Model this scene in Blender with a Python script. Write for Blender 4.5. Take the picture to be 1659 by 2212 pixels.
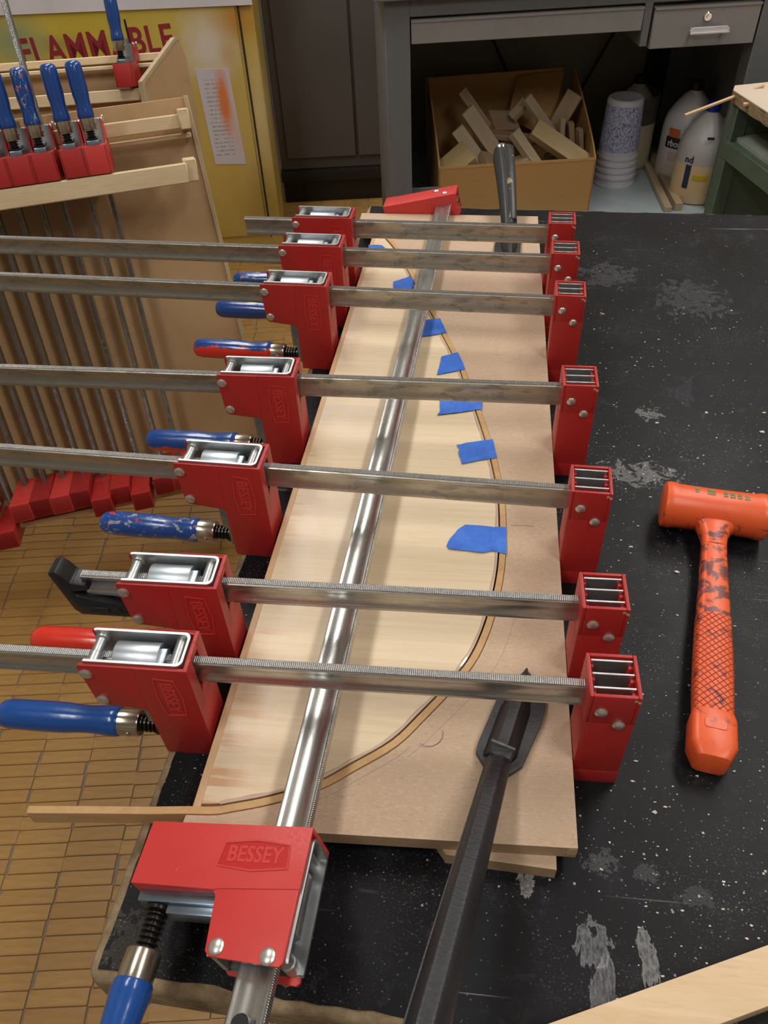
import bpy, bmesh, math, random
from mathutils import Vector, Matrix
random.seed(7)
sc = bpy.context.scene
for o in list(bpy.data.objects):
    bpy.data.objects.remove(o)
C = sc.collection
HT = 800.0                       # bench height over the floor, mm

def P(x, y, z):                  # bench-top millimetres -> metres over the floor
    return Vector((x * .001, y * .001, (z + HT) * .001))

# ------------------------------------------------------------------ camera
FPX = 1711.7
pit, yaw, rol = math.radians(44.652), math.radians(-8.469), math.radians(-3.167)
fw = Vector((math.sin(yaw) * math.cos(pit), math.cos(yaw) * math.cos(pit), -math.sin(pit)))
r0 = fw.cross(Vector((0, 0, 1))).normalized(); u0 = r0.cross(fw)
rr = r0 * math.cos(rol) + u0 * math.sin(rol); uu = -r0 * math.sin(rol) + u0 * math.cos(rol)
cam = bpy.data.cameras.new('camera'); cam.sensor_fit = 'HORIZONTAL'; cam.sensor_width = 36
cam.lens = FPX / 1659 * 36; cam.clip_start = .01; cam.clip_end = 50
co = bpy.data.objects.new('camera', cam); C.objects.link(co)
M = Matrix((rr, uu, -fw)).transposed().to_4x4(); M.translation = P(0, 0, 705)
co.matrix_world = M
sc.camera = co
# ------------------------------------------------------------------ world, exposure, ceiling lights
sc.view_settings.view_transform = 'Standard'; sc.view_settings.look = 'None'
sc.view_settings.gamma = 1; sc.view_settings.use_curve_mapping = False
sc.view_settings.exposure = 0.0
w = bpy.data.worlds.new('world'); sc.world = w; w.use_nodes = True
w.node_tree.nodes['Background'].inputs[0].default_value = (1, .95, .88, 1)
w.node_tree.nodes['Background'].inputs[1].default_value = .2
CEIL = 3.15
LAMPS = [(-1.0, -.55), (-1.0, 1.75), (1.1, -.4), (1.1, 1.6), (-1.0, 3.0), (1.2, 3.0)]
LAMP_W = 16.0
for (lx, ly) in LAMPS:
    ld = bpy.data.lights.new('ceiling_lamp_light', 'AREA'); ld.shape = 'RECTANGLE'
    ld.size = .34; ld.size_y = 1.15; ld.energy = LAMP_W; ld.color = (1, .975, .94)
    lo = bpy.data.objects.new('ceiling_lamp_light', ld); C.objects.link(lo)
    lo.location = (lx, ly, CEIL - .095); lo.rotation_euler = (0, 0, math.radians(8))

# ------------------------------------------------------------------ materials
MT = {}
class N:
    def __init__(s, name):
        s.m = bpy.data.materials.new(name); s.m.use_nodes = True
        s.t = s.m.node_tree; s.b = s.t.nodes['Principled BSDF']; s.L = s.t.links.new
        s.tc = s.n('ShaderNodeTexCoord')
    def n(s, t, **k):
        x = s.t.nodes.new(t)
        for a, b in k.items(): setattr(x, a, b)
        return x
    def mapp(s, scale=(1, 1, 1), loc=(0, 0, 0), rot=(0, 0, 0), src='Object'):
        x = s.n('ShaderNodeMapping'); s.L(s.tc.outputs[src], x.inputs[0])
        x.inputs['Scale'].default_value = scale; x.inputs['Location'].default_value = loc
        x.inputs['Rotation'].default_value = rot
        return x.outputs[0]
    def noise(s, vec, scale, detail=4, rough=.55, dist=0):
        x = s.n('ShaderNodeTexNoise'); s.L(vec, x.inputs['Vector'])
        x.inputs['Scale'].default_value = scale; x.inputs['Detail'].default_value = detail
        x.inputs['Roughness'].default_value = rough; x.inputs['Distortion'].default_value = dist
        return x.outputs['Fac']
    def vor(s, vec, scale, feat='F1', out='Distance'):
        x = s.n('ShaderNodeTexVoronoi', feature=feat); s.L(vec, x.inputs['Vector'])
        x.inputs['Scale'].default_value = scale
        return x.outputs[out]
    def wave(s, vec, scale, d='X', dist=0, dscale=1, prof='SIN'):
        x = s.n('ShaderNodeTexWave', bands_direction=d, wave_profile=prof); s.L(vec, x.inputs['Vector'])
        x.inputs['Scale'].default_value = scale; x.inputs['Distortion'].default_value = dist
        x.inputs['Detail Scale'].default_value = dscale
        return x.outputs['Fac']
    def ramp(s, f, lo, hi, a=0., b=1.):
        x = s.n('ShaderNodeMapRange'); s.L(f, x.inputs[0])
        for i, v in enumerate((lo, hi, a, b)): x.inputs[i + 1].default_value = v
        return x.outputs[0]
    def math(s, op, a, b=None):
        x = s.n('ShaderNodeMath', operation=op)
        for i, v in enumerate((a, b)):
            if v is None: continue
            if isinstance(v, (int, float)): x.inputs[i].default_value = v
            else: s.L(v, x.inputs[i])
        return x.outputs[0]
    def mix(s, f, a, b):
        x = s.n('ShaderNodeMix', data_type='RGBA')
        if isinstance(f, (int, float)): x.inputs[0].default_value = f
        else: s.L(f, x.inputs[0])
        for i, v in ((6, a), (7, b)):
            if isinstance(v, tuple): x.inputs[i].default_value = (*v[:3], 1)
            else: s.L(v, x.inputs[i])
        return x.outputs[2]
    def rnd(s):
        return s.n('ShaderNodeObjectInfo').outputs['Random']
    def sep(s, src='Object'):
        x = s.n('ShaderNodeSeparateXYZ'); s.L(s.tc.outputs[src], x.inputs[0]); return x.outputs
    def blob(s, c, r, soft=.5, src='Object', nz=.0):     # 1 inside an ellipsoid round c
        v = s.mapp((1 / r[0], 1 / r[1], 1 / r[2]), (-c[0] / r[0], -c[1] / r[1], -c[2] / r[2]), src=src)
        l = s.n('ShaderNodeVectorMath', operation='LENGTH'); s.L(v, l.inputs[0])
        d = l.outputs['Value']
        if nz: d = s.math('ADD', d, s.math('MULTIPLY', s.math('SUBTRACT', s.noise(s.tc.outputs[src], 18 if nz < 2 else 18), .5), nz))
        return s.ramp(d, 1, 1 - soft, 0, 1)
    def done(s, col, rough=.5, metal=0., bump=None, bs=.2, bd=.001, **k):
        if isinstance(col, tuple): s.b.inputs['Base Color'].default_value = (*col[:3], 1)
        else: s.L(col, s.b.inputs['Base Color'])
        for nm, v in (('Roughness', rough), ('Metallic', metal)):
            if isinstance(v, (int, float)): s.b.inputs[nm].default_value = v
            else: s.L(v, s.b.inputs[nm])
        for a, v in k.items(): s.b.inputs[a.replace('_', ' ')].default_value = v
        if bump is not None:
            x = s.n('ShaderNodeBump'); s.L(bump, x.inputs['Height'])
            x.inputs['Strength'].default_value = bs; x.inputs['Distance'].default_value = bd
            s.L(x.outputs[0], s.b.inputs['Normal'])
        MT[s.m.name] = s.m
        return s.m

def plain(name, col, rough=.5, metal=0., var=.12, sc_=40, **k):
    n = N(name); o = n.tc.outputs['Object']
    f = n.noise(o, sc_, 5)
    c = n.mix(f, tuple(v * (1 - var) for v in col), tuple(min(1, v * (1 + var)) for v in col))
    return n.done(c, rough, metal, bump=f, bs=.08, **k)

def red(name, col, wear=.62):
    n = N(name); o = n.tc.outputs['Object']
    big = n.noise(o, 14, 3); fine = n.noise(o, 420, 3)
    c = n.mix(big, tuple(v * .9 for v in col), tuple(v * 1.1 for v in col))
    sc1 = n.noise(n.mapp((55, 90, 30), rot=(.4, .8, .3)), 1, 6, .7, 1.2)
    c = n.mix(n.ramp(sc1, wear + .055, wear + .1, 0, .7), c, (.62, .36, .33))
    sc2 = n.noise(n.mapp((40, 40, 40), loc=(9, 3, 5)), 1, 5, .6, .5)
    c = n.mix(n.ramp(sc2, wear + .085, wear + .12, 0, .85), c, (.62, .5, .42))
    sc3 = n.noise(n.mapp((22, 22, 22), loc=(2, 13, 5)), 1, 5, .7, .5)
    c = n.mix(n.ramp(sc3, wear + .06, wear + .12, 0, .75), c, (.09, .015, .02))
    return n.done(c, n.ramp(fine, .3, .7, .36, .5), bump=fine, bs=.12, bd=.0006, Specular_IOR_Level=.45)
red('red_plastic', (.44, .024, .022)); red('red_plastic_bright', (.60, .045, .04), .66)
red('emblem_red', (.50, .010, .007), .8)
red('red_plastic_dark', (.34, .016, .018), .6)

def paint(name, col, chips, chipcol, lower=None):
    n = N(name); o = n.tc.outputs['Object']
    c = col
    if lower is not None:                         # a second coat left on the underside
        z = n.sep()[2]; m = n.math('ADD', z, n.math('MULTIPLY', n.math('SUBTRACT', n.noise(o, 45, 3), .5), .022))
        xx = n.sep()[0]
        c = n.mix(n.ramp(m, lower[1], lower[1] + .0006, 1, 0), col, lower[0])
    f = n.noise(n.mapp((60, 130, 130), rot=(.5, .3, .6)), 1, 6, .65, .8)
    c = n.mix(n.ramp(f, chips, chips + .02, 0, .9), c, chipcol)
    f2 = n.noise(n.mapp((90, 90, 90), loc=(4, 4, 4)), 1, 4, .6, .4)
    c = n.mix(n.ramp(f2, chips + .06, chips + .08, 0, 1), c, (.62, .04, .02))
    return n.done(c, .22, bump=n.noise(o, 60, 4), bs=.25, bd=.0012, Coat_Weight=.4, Coat_Roughness=.1)
BLUE = (.012, .062, .27)
paint('blue_handle_paint', BLUE, .72, (.3, .36, .45))
paint('blue_handle_worn', BLUE, .58, (.34, .36, .36))
paint('blue_handle_clean', (.012, .075, .31), .80, (.4, .45, .55))
paint('blue_red_handle', BLUE, .66, (.3, .33, .4), ((.68, .03, .015), .0225))
paint('blue_red_handle_low', BLUE, .66, (.3, .33, .4), ((.68, .03, .015), .0125))
paint('red_handle_paint', (.66, .035, .018), .70, (.75, .5, .45))

def steel(name, col, rough, grime, ridge=None, gcol=(.08, .07, .055)):
    n = N(name); o = n.tc.outputs['Object']
    f = n.noise(n.mapp((14, 45, 45)), 1, 8, .7, .4)
    f2 = n.noise(n.mapp((34, 95, 95), loc=(3, 1, 2)), 1, 8, .72, .5)
    c = n.mix(n.ramp(f, .35, .7), tuple(v * .72 for v in col), col)
    g = n.math('MULTIPLY', n.ramp(f2, .5, .62), grime)
    c = n.mix(g, c, gcol)
    sp = n.noise(n.mapp((55, 70, 70), loc=(7, 7, 1)), 1, 5, .6, .6)
    c = n.mix(n.ramp(sp, .70, .73, 0, min(1, grime * 1.6)), c, (.50, .46, .34))
    rg = n.ramp(f, .3, .7, rough + .08, rough - .05)
    met = n.ramp(g, 0, 1, .95, .25)
    if ridge:
        wv = n.wave(n.mapp((1, 1, 1)), ridge, 'X')
        c = n.mix(n.ramp(wv, .0, .5, .8, 0), c, tuple(v * .25 for v in col))
        return n.done(c, rg, met, bump=wv, bs=1, bd=.0007)
    return n.done(c, rg, met, bump=f2, bs=.15, bd=.0005)
steel('rail_steel_old', (.56, .54, .49), .36, .5, gcol=(.15, .135, .10))
steel('rail_steel_dirty', (.50, .48, .42), .4, .7, gcol=(.13, .12, .09))
steel('rail_steel_new', (.64, .64, .62), .27, .15, gcol=(.25, .24, .2))
steel('rail_teeth_old', (.66, .65, .62), .3, .2, 180)
steel('rail_teeth_new', (.86, .87, .87), .25, .1, 180)
steel('zinc', (.62, .63, .63), .4, .12, gcol=(.3, .3, .28))
steel('zinc_bright', (.60, .65, .70), .38, .3, gcol=(.30, .42, .55))
steel('zinc_blue', (.34, .43, .53), .3, .15)
steel('ferrule_nickel', (.66, .58, .47), .2, .12)
plain('rivet_steel', (.66, .65, .62), .36, .85)
plain('spindle_black', (.03, .027, .024), .25, .6)
plain('black_plastic', (.012, .012, .013), .38)
plain('dark_inside', (.03, .028, .027), .6, .3)

def wood(name, a, b, grain=(3, 60, 60), scale=1, rough=.55, stain=None, ring=.5, bs=.1, src='Object'):
    n = N(name)
    v = n.mapp(grain, src=src)
    f = n.noise(v, scale, 7, .6, ring); f2 = n.noise(n.mapp(tuple(g * 5 for g in grain), loc=(5, 2, 1), src=src), scale, 4, .6, .3)
    c = n.mix(n.ramp(f, .3, .7), a, b)
    c = n.mix(n.ramp(f2, .52, .75, 0, .35), c, tuple(v_ * .72 for v_ in a))
    r = n.rnd(); c = n.mix(n.ramp(r, 0, 1, 0, .22), c, tuple(v_ * .7 for v_ in a))
    return n.done(c, rough, bump=f2, bs=bs, bd=.0006)
wood('maple', (.60, .37, .20), (.70, .47, .28), (200, 8, 200))
wood('maple_x', (.60, .39, .22), (.72, .50, .31), (10, 240, 200))
wood('bent_strip', (.54, .31, .12), (.66, .42, .20), (50, 50, 300), 1.2)
wood('beech', (.72, .50, .29), (.80, .60, .38), (8, 90, 90), 1.0)
wood('rack_rail_wood', (.66, .49, .28), (.78, .62, .40), (8, 60, 60))
wood('rack_panel_ply', (.47, .29, .14), (.55, .36, .19), (3, 3, 3), 1.5)
wood('ply_edge', (.46, .34, .20), (.60, .47, .30), (90, 90, 12))
wood('core_edge', (.20, .13, .065), (.43, .32, .19), (60, 60, 150), 1.1, .8, bs=1.)
wood('green_wood', (.075, .115, .08), (.11, .155, .11), (9, 9, 9), 1.2, .5)
plain('green_shelf', (.30, .33, .28), .6, var=.4, sc_=25); plain('laminate_cream', (.66, .55, .43), .45, sc_=8)
wood('scrap_pale', (.46, .35, .22), (.56, .44, .30), (10, 70, 70))
wood('scrap_yellow', (.46, .33, .15), (.54, .40, .20), (10, 70, 70))
wood('scrap_brown', (.32, .21, .12), (.42, .29, .18), (10, 70, 70))

# plywood workpiece: cream veneer, grain across, orange finish stains by the left edge
n = N('veneer'); o = n.tc.outputs['Object']
f = n.noise(n.mapp((6, 170, 60)), 1, 8, .68, .4); f2 = n.noise(n.mapp((3, 22, 20), loc=(2, 5, 0)), 1, 4, .6, 1)
c = n.mix(n.ramp(f, .3, .75), (.80, .655, .45), (.69, .52, .335))
c = n.mix(n.ramp(f2, .55, .8, 0, .3), c, (.60, .46, .33))
s = n.sep()
blot = n.noise(n.mapp((8, 120, 10), loc=(1, 3, 2)), 1, 4, .6, .4); big = n.noise(n.mapp((3, 9, 9), loc=(4.2, 1.3, 0)), 1, 2)
edge = n.math('MULTIPLY', n.ramp(s[0], -.172, -.206, 0, 1), n.ramp(big, .50, .60, 0, 1))
c = n.mix(n.math('MULTIPLY', n.ramp(blot, .50, .58), n.math('MULTIPLY', edge, .6)), c, (.58, .25, .10))
pale = n.noise(n.mapp((14, 5, 5), loc=(0, 3, 3)), 1, 3)
c = n.mix(n.math('MULTIPLY', n.ramp(s[0], -.10, -.17, 0, 1), n.ramp(pale, .45, .6, 0, .55)), c, (.80, .68, .56))
n.done(c, .45, bump=f, bs=.05, bd=.0004)

n = N('mdf'); o = n.tc.outputs['Object']
f = n.noise(n.mapp((260, 420, 300), rot=(0, 0, .6)), 1, 5, .75); f2 = n.noise(o, 3.5, 4); f3 = n.noise(n.mapp((130, 700, 130), rot=(0, 0, 1.1)), 1, 3)
c = n.mix(n.ramp(f2, .3, .7), (.50, .345, .235), (.56, .40, .27))
c = n.mix(n.ramp(f, .5, .66, 0, .5), c, (.68, .54, .40))
c = n.mix(n.ramp(f3, .60, .7, 0, .4), c, (.35, .22, .14))
n.done(c, .7, bump=f, bs=.1, bd=.0004)
n = N('mdf_edge'); o = n.tc.outputs['Object']
f = n.noise(n.mapp((60, 60, 700)), 1, 5, .7)
n.done(n.mix(f, (.36, .235, .13), (.48, .34, .21)), .8, bump=f, bs=.2, bd=.0005)

# black laminate bench top with dust, scratches and dried glue
n = N('black_laminate'); o = n.tc.outputs['Object']
big = n.noise(o, 3.2, 6, .65, .8)
c = n.mix(n.ramp(big, .4, .75), (.0048, .0048, .006), (.0125, .0125, .0158))
dust = n.noise(n.mapp((1, 1, 1), loc=(3, 1, 0)), 26, 9, .78, .6)
c = n.mix(n.ramp(dust, .56, .80, 0, .14), c, (.30, .30, .31))
for i, (sx, sy, ro) in enumerate(((2.2, 90, .3), (2.5, 110, 2.4), (3, 70, -.1), (1.8, 120, 1.35))):
    ln = n.noise(n.mapp((sx, sy, 1), loc=(i * 3.1, i, 0), rot=(0, 0, ro)), 1.0, 3, .5, .25)
    gate = n.noise(n.mapp((1, 1, 1), loc=(i * 7, 2, 0)), 5, 4)
    c = n.mix(n.math('MULTIPLY', n.ramp(ln, .70, .74, 0, .42), n.ramp(gate, .50, .60)), c, (.42, .42, .43))
spk = n.vor(o, 62); gt = n.noise(n.mapp((1, 1, 1), loc=(5, 5, 5)), 6.5, 3)
c = n.mix(n.math('MULTIPLY', n.ramp(spk, .085, .05), n.ramp(gt, .47, .60)), c, (.60, .57, .52))
spk2 = n.vor(n.mapp((1, 1.3, 1), loc=(1, 1, 0)), 150)
c = n.mix(n.math('MULTIPLY', n.ramp(spk2, .13, .07), n.ramp(gt, .42, .62, .15, .8)), c, (.34, .33, .32))
cl = n.noise(n.mapp((1, 1, 1), loc=(8, 2, 0)), 9, 5, .65); fi = n.noise(o, 520, 2, .6)
c = n.mix(n.math('MULTIPLY', n.ramp(fi, .60, .70), n.ramp(cl, .46, .66, 0, .40)), c, (.40, .40, .41))
s = n.sep()
def patch(cx_, cy_, rx, ry, th, st, col=(.40, .40, .41), scn=55, nz=(1, 1)):
    global c
    b = n.math('ADD', n.blob((cx_, cy_, 0), (rx * 1.9, ry * 1.9, 1), .95), n.math('MULTIPLY', n.blob((cx_, cy_, 0), (rx * .9, ry * .9, 1), .9), .12))
    f_ = n.noise(n.mapp((nz[0], nz[1], 1), loc=(cx_ * 9, cy_ * 7, 0)), scn, 6, .65, 1.0)
    g_ = n.math('MULTIPLY', f_, b); f3_ = n.noise(n.mapp((nz[0] * 2, nz[1] * 2, 1), loc=(cy_ * 5, cx_ * 3, 0)), scn * 2.5, 5, .7)
    m1 = n.math('MULTIPLY', n.ramp(g_, th, th + .04), n.ramp(f3_, .35, .68, .15, 1))
    rim = n.math('MULTIPLY', n.ramp(g_, th - .01, th + .015), n.ramp(g_, th + .05, th + .02))
    c = n.mix(n.math('MULTIPLY', n.math('MAXIMUM', m1, n.math('MULTIPLY', rim, 1.0)), st), c, col)
patch(.118, .222, .022, .030, .40, .42, (.42, .42, .44), 75, (1, .45))
patch(.124, .190, .016, .036, .40, .40, (.42, .42, .44), 90, (1, .2))
patch(.160, .215, .014, .036, .42, .5, (.5, .5, .5), 80, (1, .3))
patch(.166, .284, .018, .015, .40, .2, (.34, .34, .37), 130)
patch(.206, .268, .024, .014, .40, .16, (.34, .34, .37), 110)
patch(.066, .268, .014, .022, .44, .6, (.62, .6, .57), 80)
patch(.13, .29, .03, .02, .46, .2, (.4, .4, .42), 140)
patch(.305, .98, .12, .12, .50, .06, (.3, .3, .36), 9)
patch(.23, 1.33, .10, .10, .47, .16, (.34, .34, .36), 60)
patch(.36, 1.25, .12, .14, .47, .14, (.34, .34, .36), 45)
patch(.22, .80, .10, .05, .48, .4, (.5, .5, .5), 70)
patch(.25, .93, .05, .04, .50, .4, (.5, .5, .5), 90)
patch(-.262, .185, .03, .05, .42, .2, (.30, .27, .22), 90)
rg = n.ramp(big, .3, .7, .36, .52)
n.done(c, rg, bump=dust, bs=.06, bd=.0005, Specular_IOR_Level=.2)

# worn hardwood block floor
n = N('floor_block'); o = n.tc.outputs['Object']
r_ = n.rnd()
f = n.noise(n.mapp((14, 120, 60), src='Object'), 1, 6, .6, .8)
c = n.mix(n.ramp(f, .35, .7), (.37, .20, .056), (.48, .28, .085))
c = n.mix(n.ramp(r_, 0, 1, 0, .45), c, (.30, .15, .04))
gl = n.noise(o, 9, 5, .7, .5)
c = n.mix(n.ramp(gl, .54, .68, 0, .7), c, (.21, .125, .055))
gy = n.noise(n.mapp((1, 1, 1), loc=(7, 1, 2)), 22, 6, .7, .6)
c = n.mix(n.ramp(gy, .56, .70, 0, .45), c, (.36, .28, .19))
dk = n.noise(n.mapp((1, 1, 1), loc=(3, 3, 3)), 60, 3)
c = n.mix(n.ramp(dk, .71, .74, 0, .7), c, (.07, .05, .035))
n.done(c, .42, bump=f, bs=.15, bd=.001)
plain('floor_grout', (.22, .18, .135), .8)

n = N('cabinet_yellow'); o = n.tc.outputs['Object']
big = n.noise(n.mapp((3, 3, 2)), 1, 4, .6, .5)
c = n.mix(n.ramp(big, .35, .65), (.50, .34, .055), (.60, .44, .13))
def spray(cx_, cz, rx, rz, st, col, soft=.8):
    global c
    c = n.mix(n.math('MULTIPLY', n.blob((cx_, 0, cz), (rx, 5, rz), soft, nz=.5), st), c, col)
spray(-.62, .03, .62, .22, .65, (.62, .50, .05))
spray(-.17, -.05, .12, .15, .85, (.72, .66, .58))
spray(-.06, .02, .10, .07, .55, (.55, .17, .03))
spray(-.11, -.07, .035, .05, .5, (.62, .30, .10))
spray(-.80, .01, .13, .10, .75, (.20, .32, .22))
spray(-.66, -.01, .12, .035, .5, (.25, .22, .10))
spray(-.02, -.30, .035, .28, .35, (.72, .60, .42))
spray(-.06, -.60, .08, .18, .35, (.22, .16, .04))
n.done(c, .42, bump=big, bs=.05)
plain('cabinet_white', (.68, .66, .70), .5, var=.2, sc_=5)
plain('letter_red', (.28, .025, .035), .5)
n = N('paper_print'); o = n.tc.outputs['Object']
s = n.sep()
wv = n.wave(n.mapp((1, 1, 1)), 22, 'Z'); tx = n.noise(n.mapp((140, 1, 30)), 1, 3)
c = n.mix(n.math('MULTIPLY', n.math('MULTIPLY', n.ramp(wv, .6, .75), n.ramp(tx, .42, .52)), n.math('MULTIPLY', n.ramp(s[0], -.208, -.204), n.math('MULTIPLY', n.ramp(s[0], -.134, -.14), n.math('MULTIPLY', n.ramp(s[2], -.42, -.41), n.ramp(s[2], -.145, -.155))))), (.60, .55, .58), (.36, .33, .37))
c = n.mix(n.math('MULTIPLY', n.blob((-.145, 0, -.225), (.03, 5, .14), .7, nz=.4), .95), c, (.72, .20, .03))
c = n.mix(n.math('MULTIPLY', n.blob((-.12, 0, -.33), (.03, 5, .10), .9, nz=.4), .4), c, (.70, .38, .20))
n.done(c, .7)
plain('desk_grey', (.155, .16, .165), .45); plain('desk_grey_drawer', (.27, .255, .245), .42, var=.15, sc_=12)
plain('desk_shelf_blue', (.42, .49, .51), .4, var=.15, sc_=12)
plain('cream_panel', (.27, .24, .185), .6); plain('dark_cabinet_paint', (.085, .075, .07), .5, var=.2, sc_=3)
plain('black_rubber', (.008, .008, .008), .45)
plain('chrome', (.8, .8, .8), .15, 1.); plain('pull_grey', (.62, .58, .60), .4)
n = N('cardboard'); o = n.tc.outputs['Object']
f = n.noise(n.mapp((4, 4, 4)), 1, 4); f2 = n.noise(n.mapp((30, 30, 300)), 1, 4)
n.done(n.mix(n.ramp(f2, .3, .8, 0, .5), n.mix(f, (.45, .245, .085), (.52, .295, .105)), (.39, .21, .07)), .75, bump=f2, bs=.05)
plain('wall_paint', (.50, .46, .39), .7); plain('ceiling_tile', (.75, .74, .70), .8)
plain('lamp_housing', (.7, .7, .7), .4)
n = N('lamp_diffuser'); n.done((1, 1, 1), .5, Emission_Strength=3.0, Emission_Color=(1, .955, .89, 1))
def jugmat(name, col, tr=.35):
    n = N(name); return n.done(n.mix(n.noise(n.tc.outputs['Object'], 12, 3), tuple(v * .9 for v in col), col), .35, Subsurface_Weight=.3, Subsurface_Radius=(.02, .02, .02))
jugmat('jug_milky', (.58, .56, .56)); jugmat('jug_glue', (.85, .64, .36)); jugmat('jug_cream', (.55, .48, .33)); jugmat('jug_pale_glue', (.66, .61, .48))
n = N('tub_white'); n.done((.60, .58, .64), .4, Subsurface_Weight=.1)
n = N('tub_print'); o = n.tc.outputs['Object']
f = n.noise(n.mapp((220, 220, 130)), 1, 4, .7); f2 = n.noise(n.mapp((30, 30, 60), loc=(2, 2, 2)), 1, 4)
n.done(n.mix(n.math('MULTIPLY', n.ramp(f, .45, .6), n.ramp(f2, .3, .55, .6, 1)), (.55, .55, .66), (.10, .12, .36)), .4)
plain('cap_black', (.01, .01, .011), .35); plain('cap_blue', (.015, .02, .26), .35)
plain('label_dark', (.02, .03, .075), .4); plain('label_white', (.6, .57, .55), .5); plain('label_yellow', (.6, .44, .03), .4)
plain('label_pink', (.60, .40, .38), .5); plain('label_black', (.02, .02, .02), .4); plain('label_orange', (.55, .12, .04), .4)
plain('label_tan', (.30, .23, .12), .45); plain('print_black', (.03, .03, .035), .5)
n = N('tape_blue'); o = n.tc.outputs['Object']
f = n.noise(n.mapp((60, 60, 60)), 1, 5, .6, 1); fc = n.wave(n.mapp((1, 1, 1)), 160, 'X')
n.done(n.mix(n.ramp(f, .3, .75), (.02, .12, .60), (.055, .21, .72)), .6, bump=n.math('ADD', f, n.math('MULTIPLY', fc, .15)), bs=.5, bd=.0012)
n = N('mallet_orange'); o = n.tc.outputs['Object']; s = n.sep()
f = n.noise(n.mapp((70, 70, 70)), 1, 6, .65, .5); g = n.noise(n.mapp((12, 12, 12), loc=(1, 4, 0)), 1, 3)
c = n.mix(n.noise(o, 20, 4), (.80, .10, .022), (.88, .15, .045))
hz = n.math('MULTIPLY', n.ramp(s[1], -.02, -.045), n.ramp(s[1], -.31, -.20))
c = n.mix(n.math('MULTIPLY', n.ramp(n.math('ADD', f, n.math('MULTIPLY', hz, .15)), .60, .67), n.ramp(hz, 0, .3, .15, .92)), c, (.13, .045, .05))
c = n.mix(n.math('MULTIPLY', n.ramp(f, .60, .7), n.blob((-.045, .012, .02), (.02, .02, .03), .5)), c, (.12, .04, .03))
n.done(c, .36, bump=g, bs=.3, bd=.001, Subsurface_Weight=.08)
plain('mallet_mark', (.22, .22, .09), .5, var=.4, sc_=200)
n = N('mallet_grip'); o = n.tc.outputs['Object']
s = n.sep(); sx = n.math('MULTIPLY', s[0], 1.); k = 640
w1 = n.math('ABSOLUTE', n.math('SINE', n.math('MULTIPLY', n.math('ADD', s[0], s[1]), 430.)))
w2 = n.math('ABSOLUTE', n.math('SINE', n.math('MULTIPLY', n.math('SUBTRACT', s[0], s[1]), 430.)))
h = n.math('MINIMUM', w1, w2); f = n.noise(n.mapp((50, 50, 50)), 1, 5, .65)
c = n.mix(n.ramp(h, .05, .25, .45, 0), n.mix(n.noise(o, 25, 3), (.76, .10, .03), (.86, .15, .055)), (.25, .035, .015))
c = n.mix(n.ramp(f, .57, .64, 0, .85), c, (.15, .045, .045))
n.done(c, .45, bump=n.ramp(h, 0, .35), bs=.9, bd=.0012)
n = N('cast_black'); o = n.tc.outputs['Object']
f = n.noise(n.mapp((130, 420, 130)), 1, 4, .6, .3); f2 = n.noise(o, 30, 5)
c = n.mix(f2, (.011, .011, .0125), (.022, .022, .026))
c = n.mix(n.ramp(n.noise(o, 160, 4), .72, .78, 0, .5), c, (.25, .25, .25))
n.done(c, n.ramp(f2, .3, .7, .34, .5), bump=f, bs=.55, bd=.0012, Specular_IOR_Level=.6)
n = N('cast_black_flecked'); o = n.tc.outputs['Object']
c = n.mix(n.ramp(n.noise(n.mapp((1, 1, 1), loc=(.3, .1, .2)), 55, 3), .64, .67), (.016, .016, .017), (.30, .22, .11))
n.done(c, .4, Specular_IOR_Level=.6)
plain('worn_metal_highlight', (.35, .34, .33), .35, .8, var=.5, sc_=200)
plain('pencil', (.20, .16, .17), .6); plain('pencil_light', (.36, .25, .21), .7)
n = N('glue_squeeze'); n.done((.62, .46, .35), .18, Coat_Weight=.5)
plain('wood_crumb', (.66, .60, .50), .7)

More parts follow.
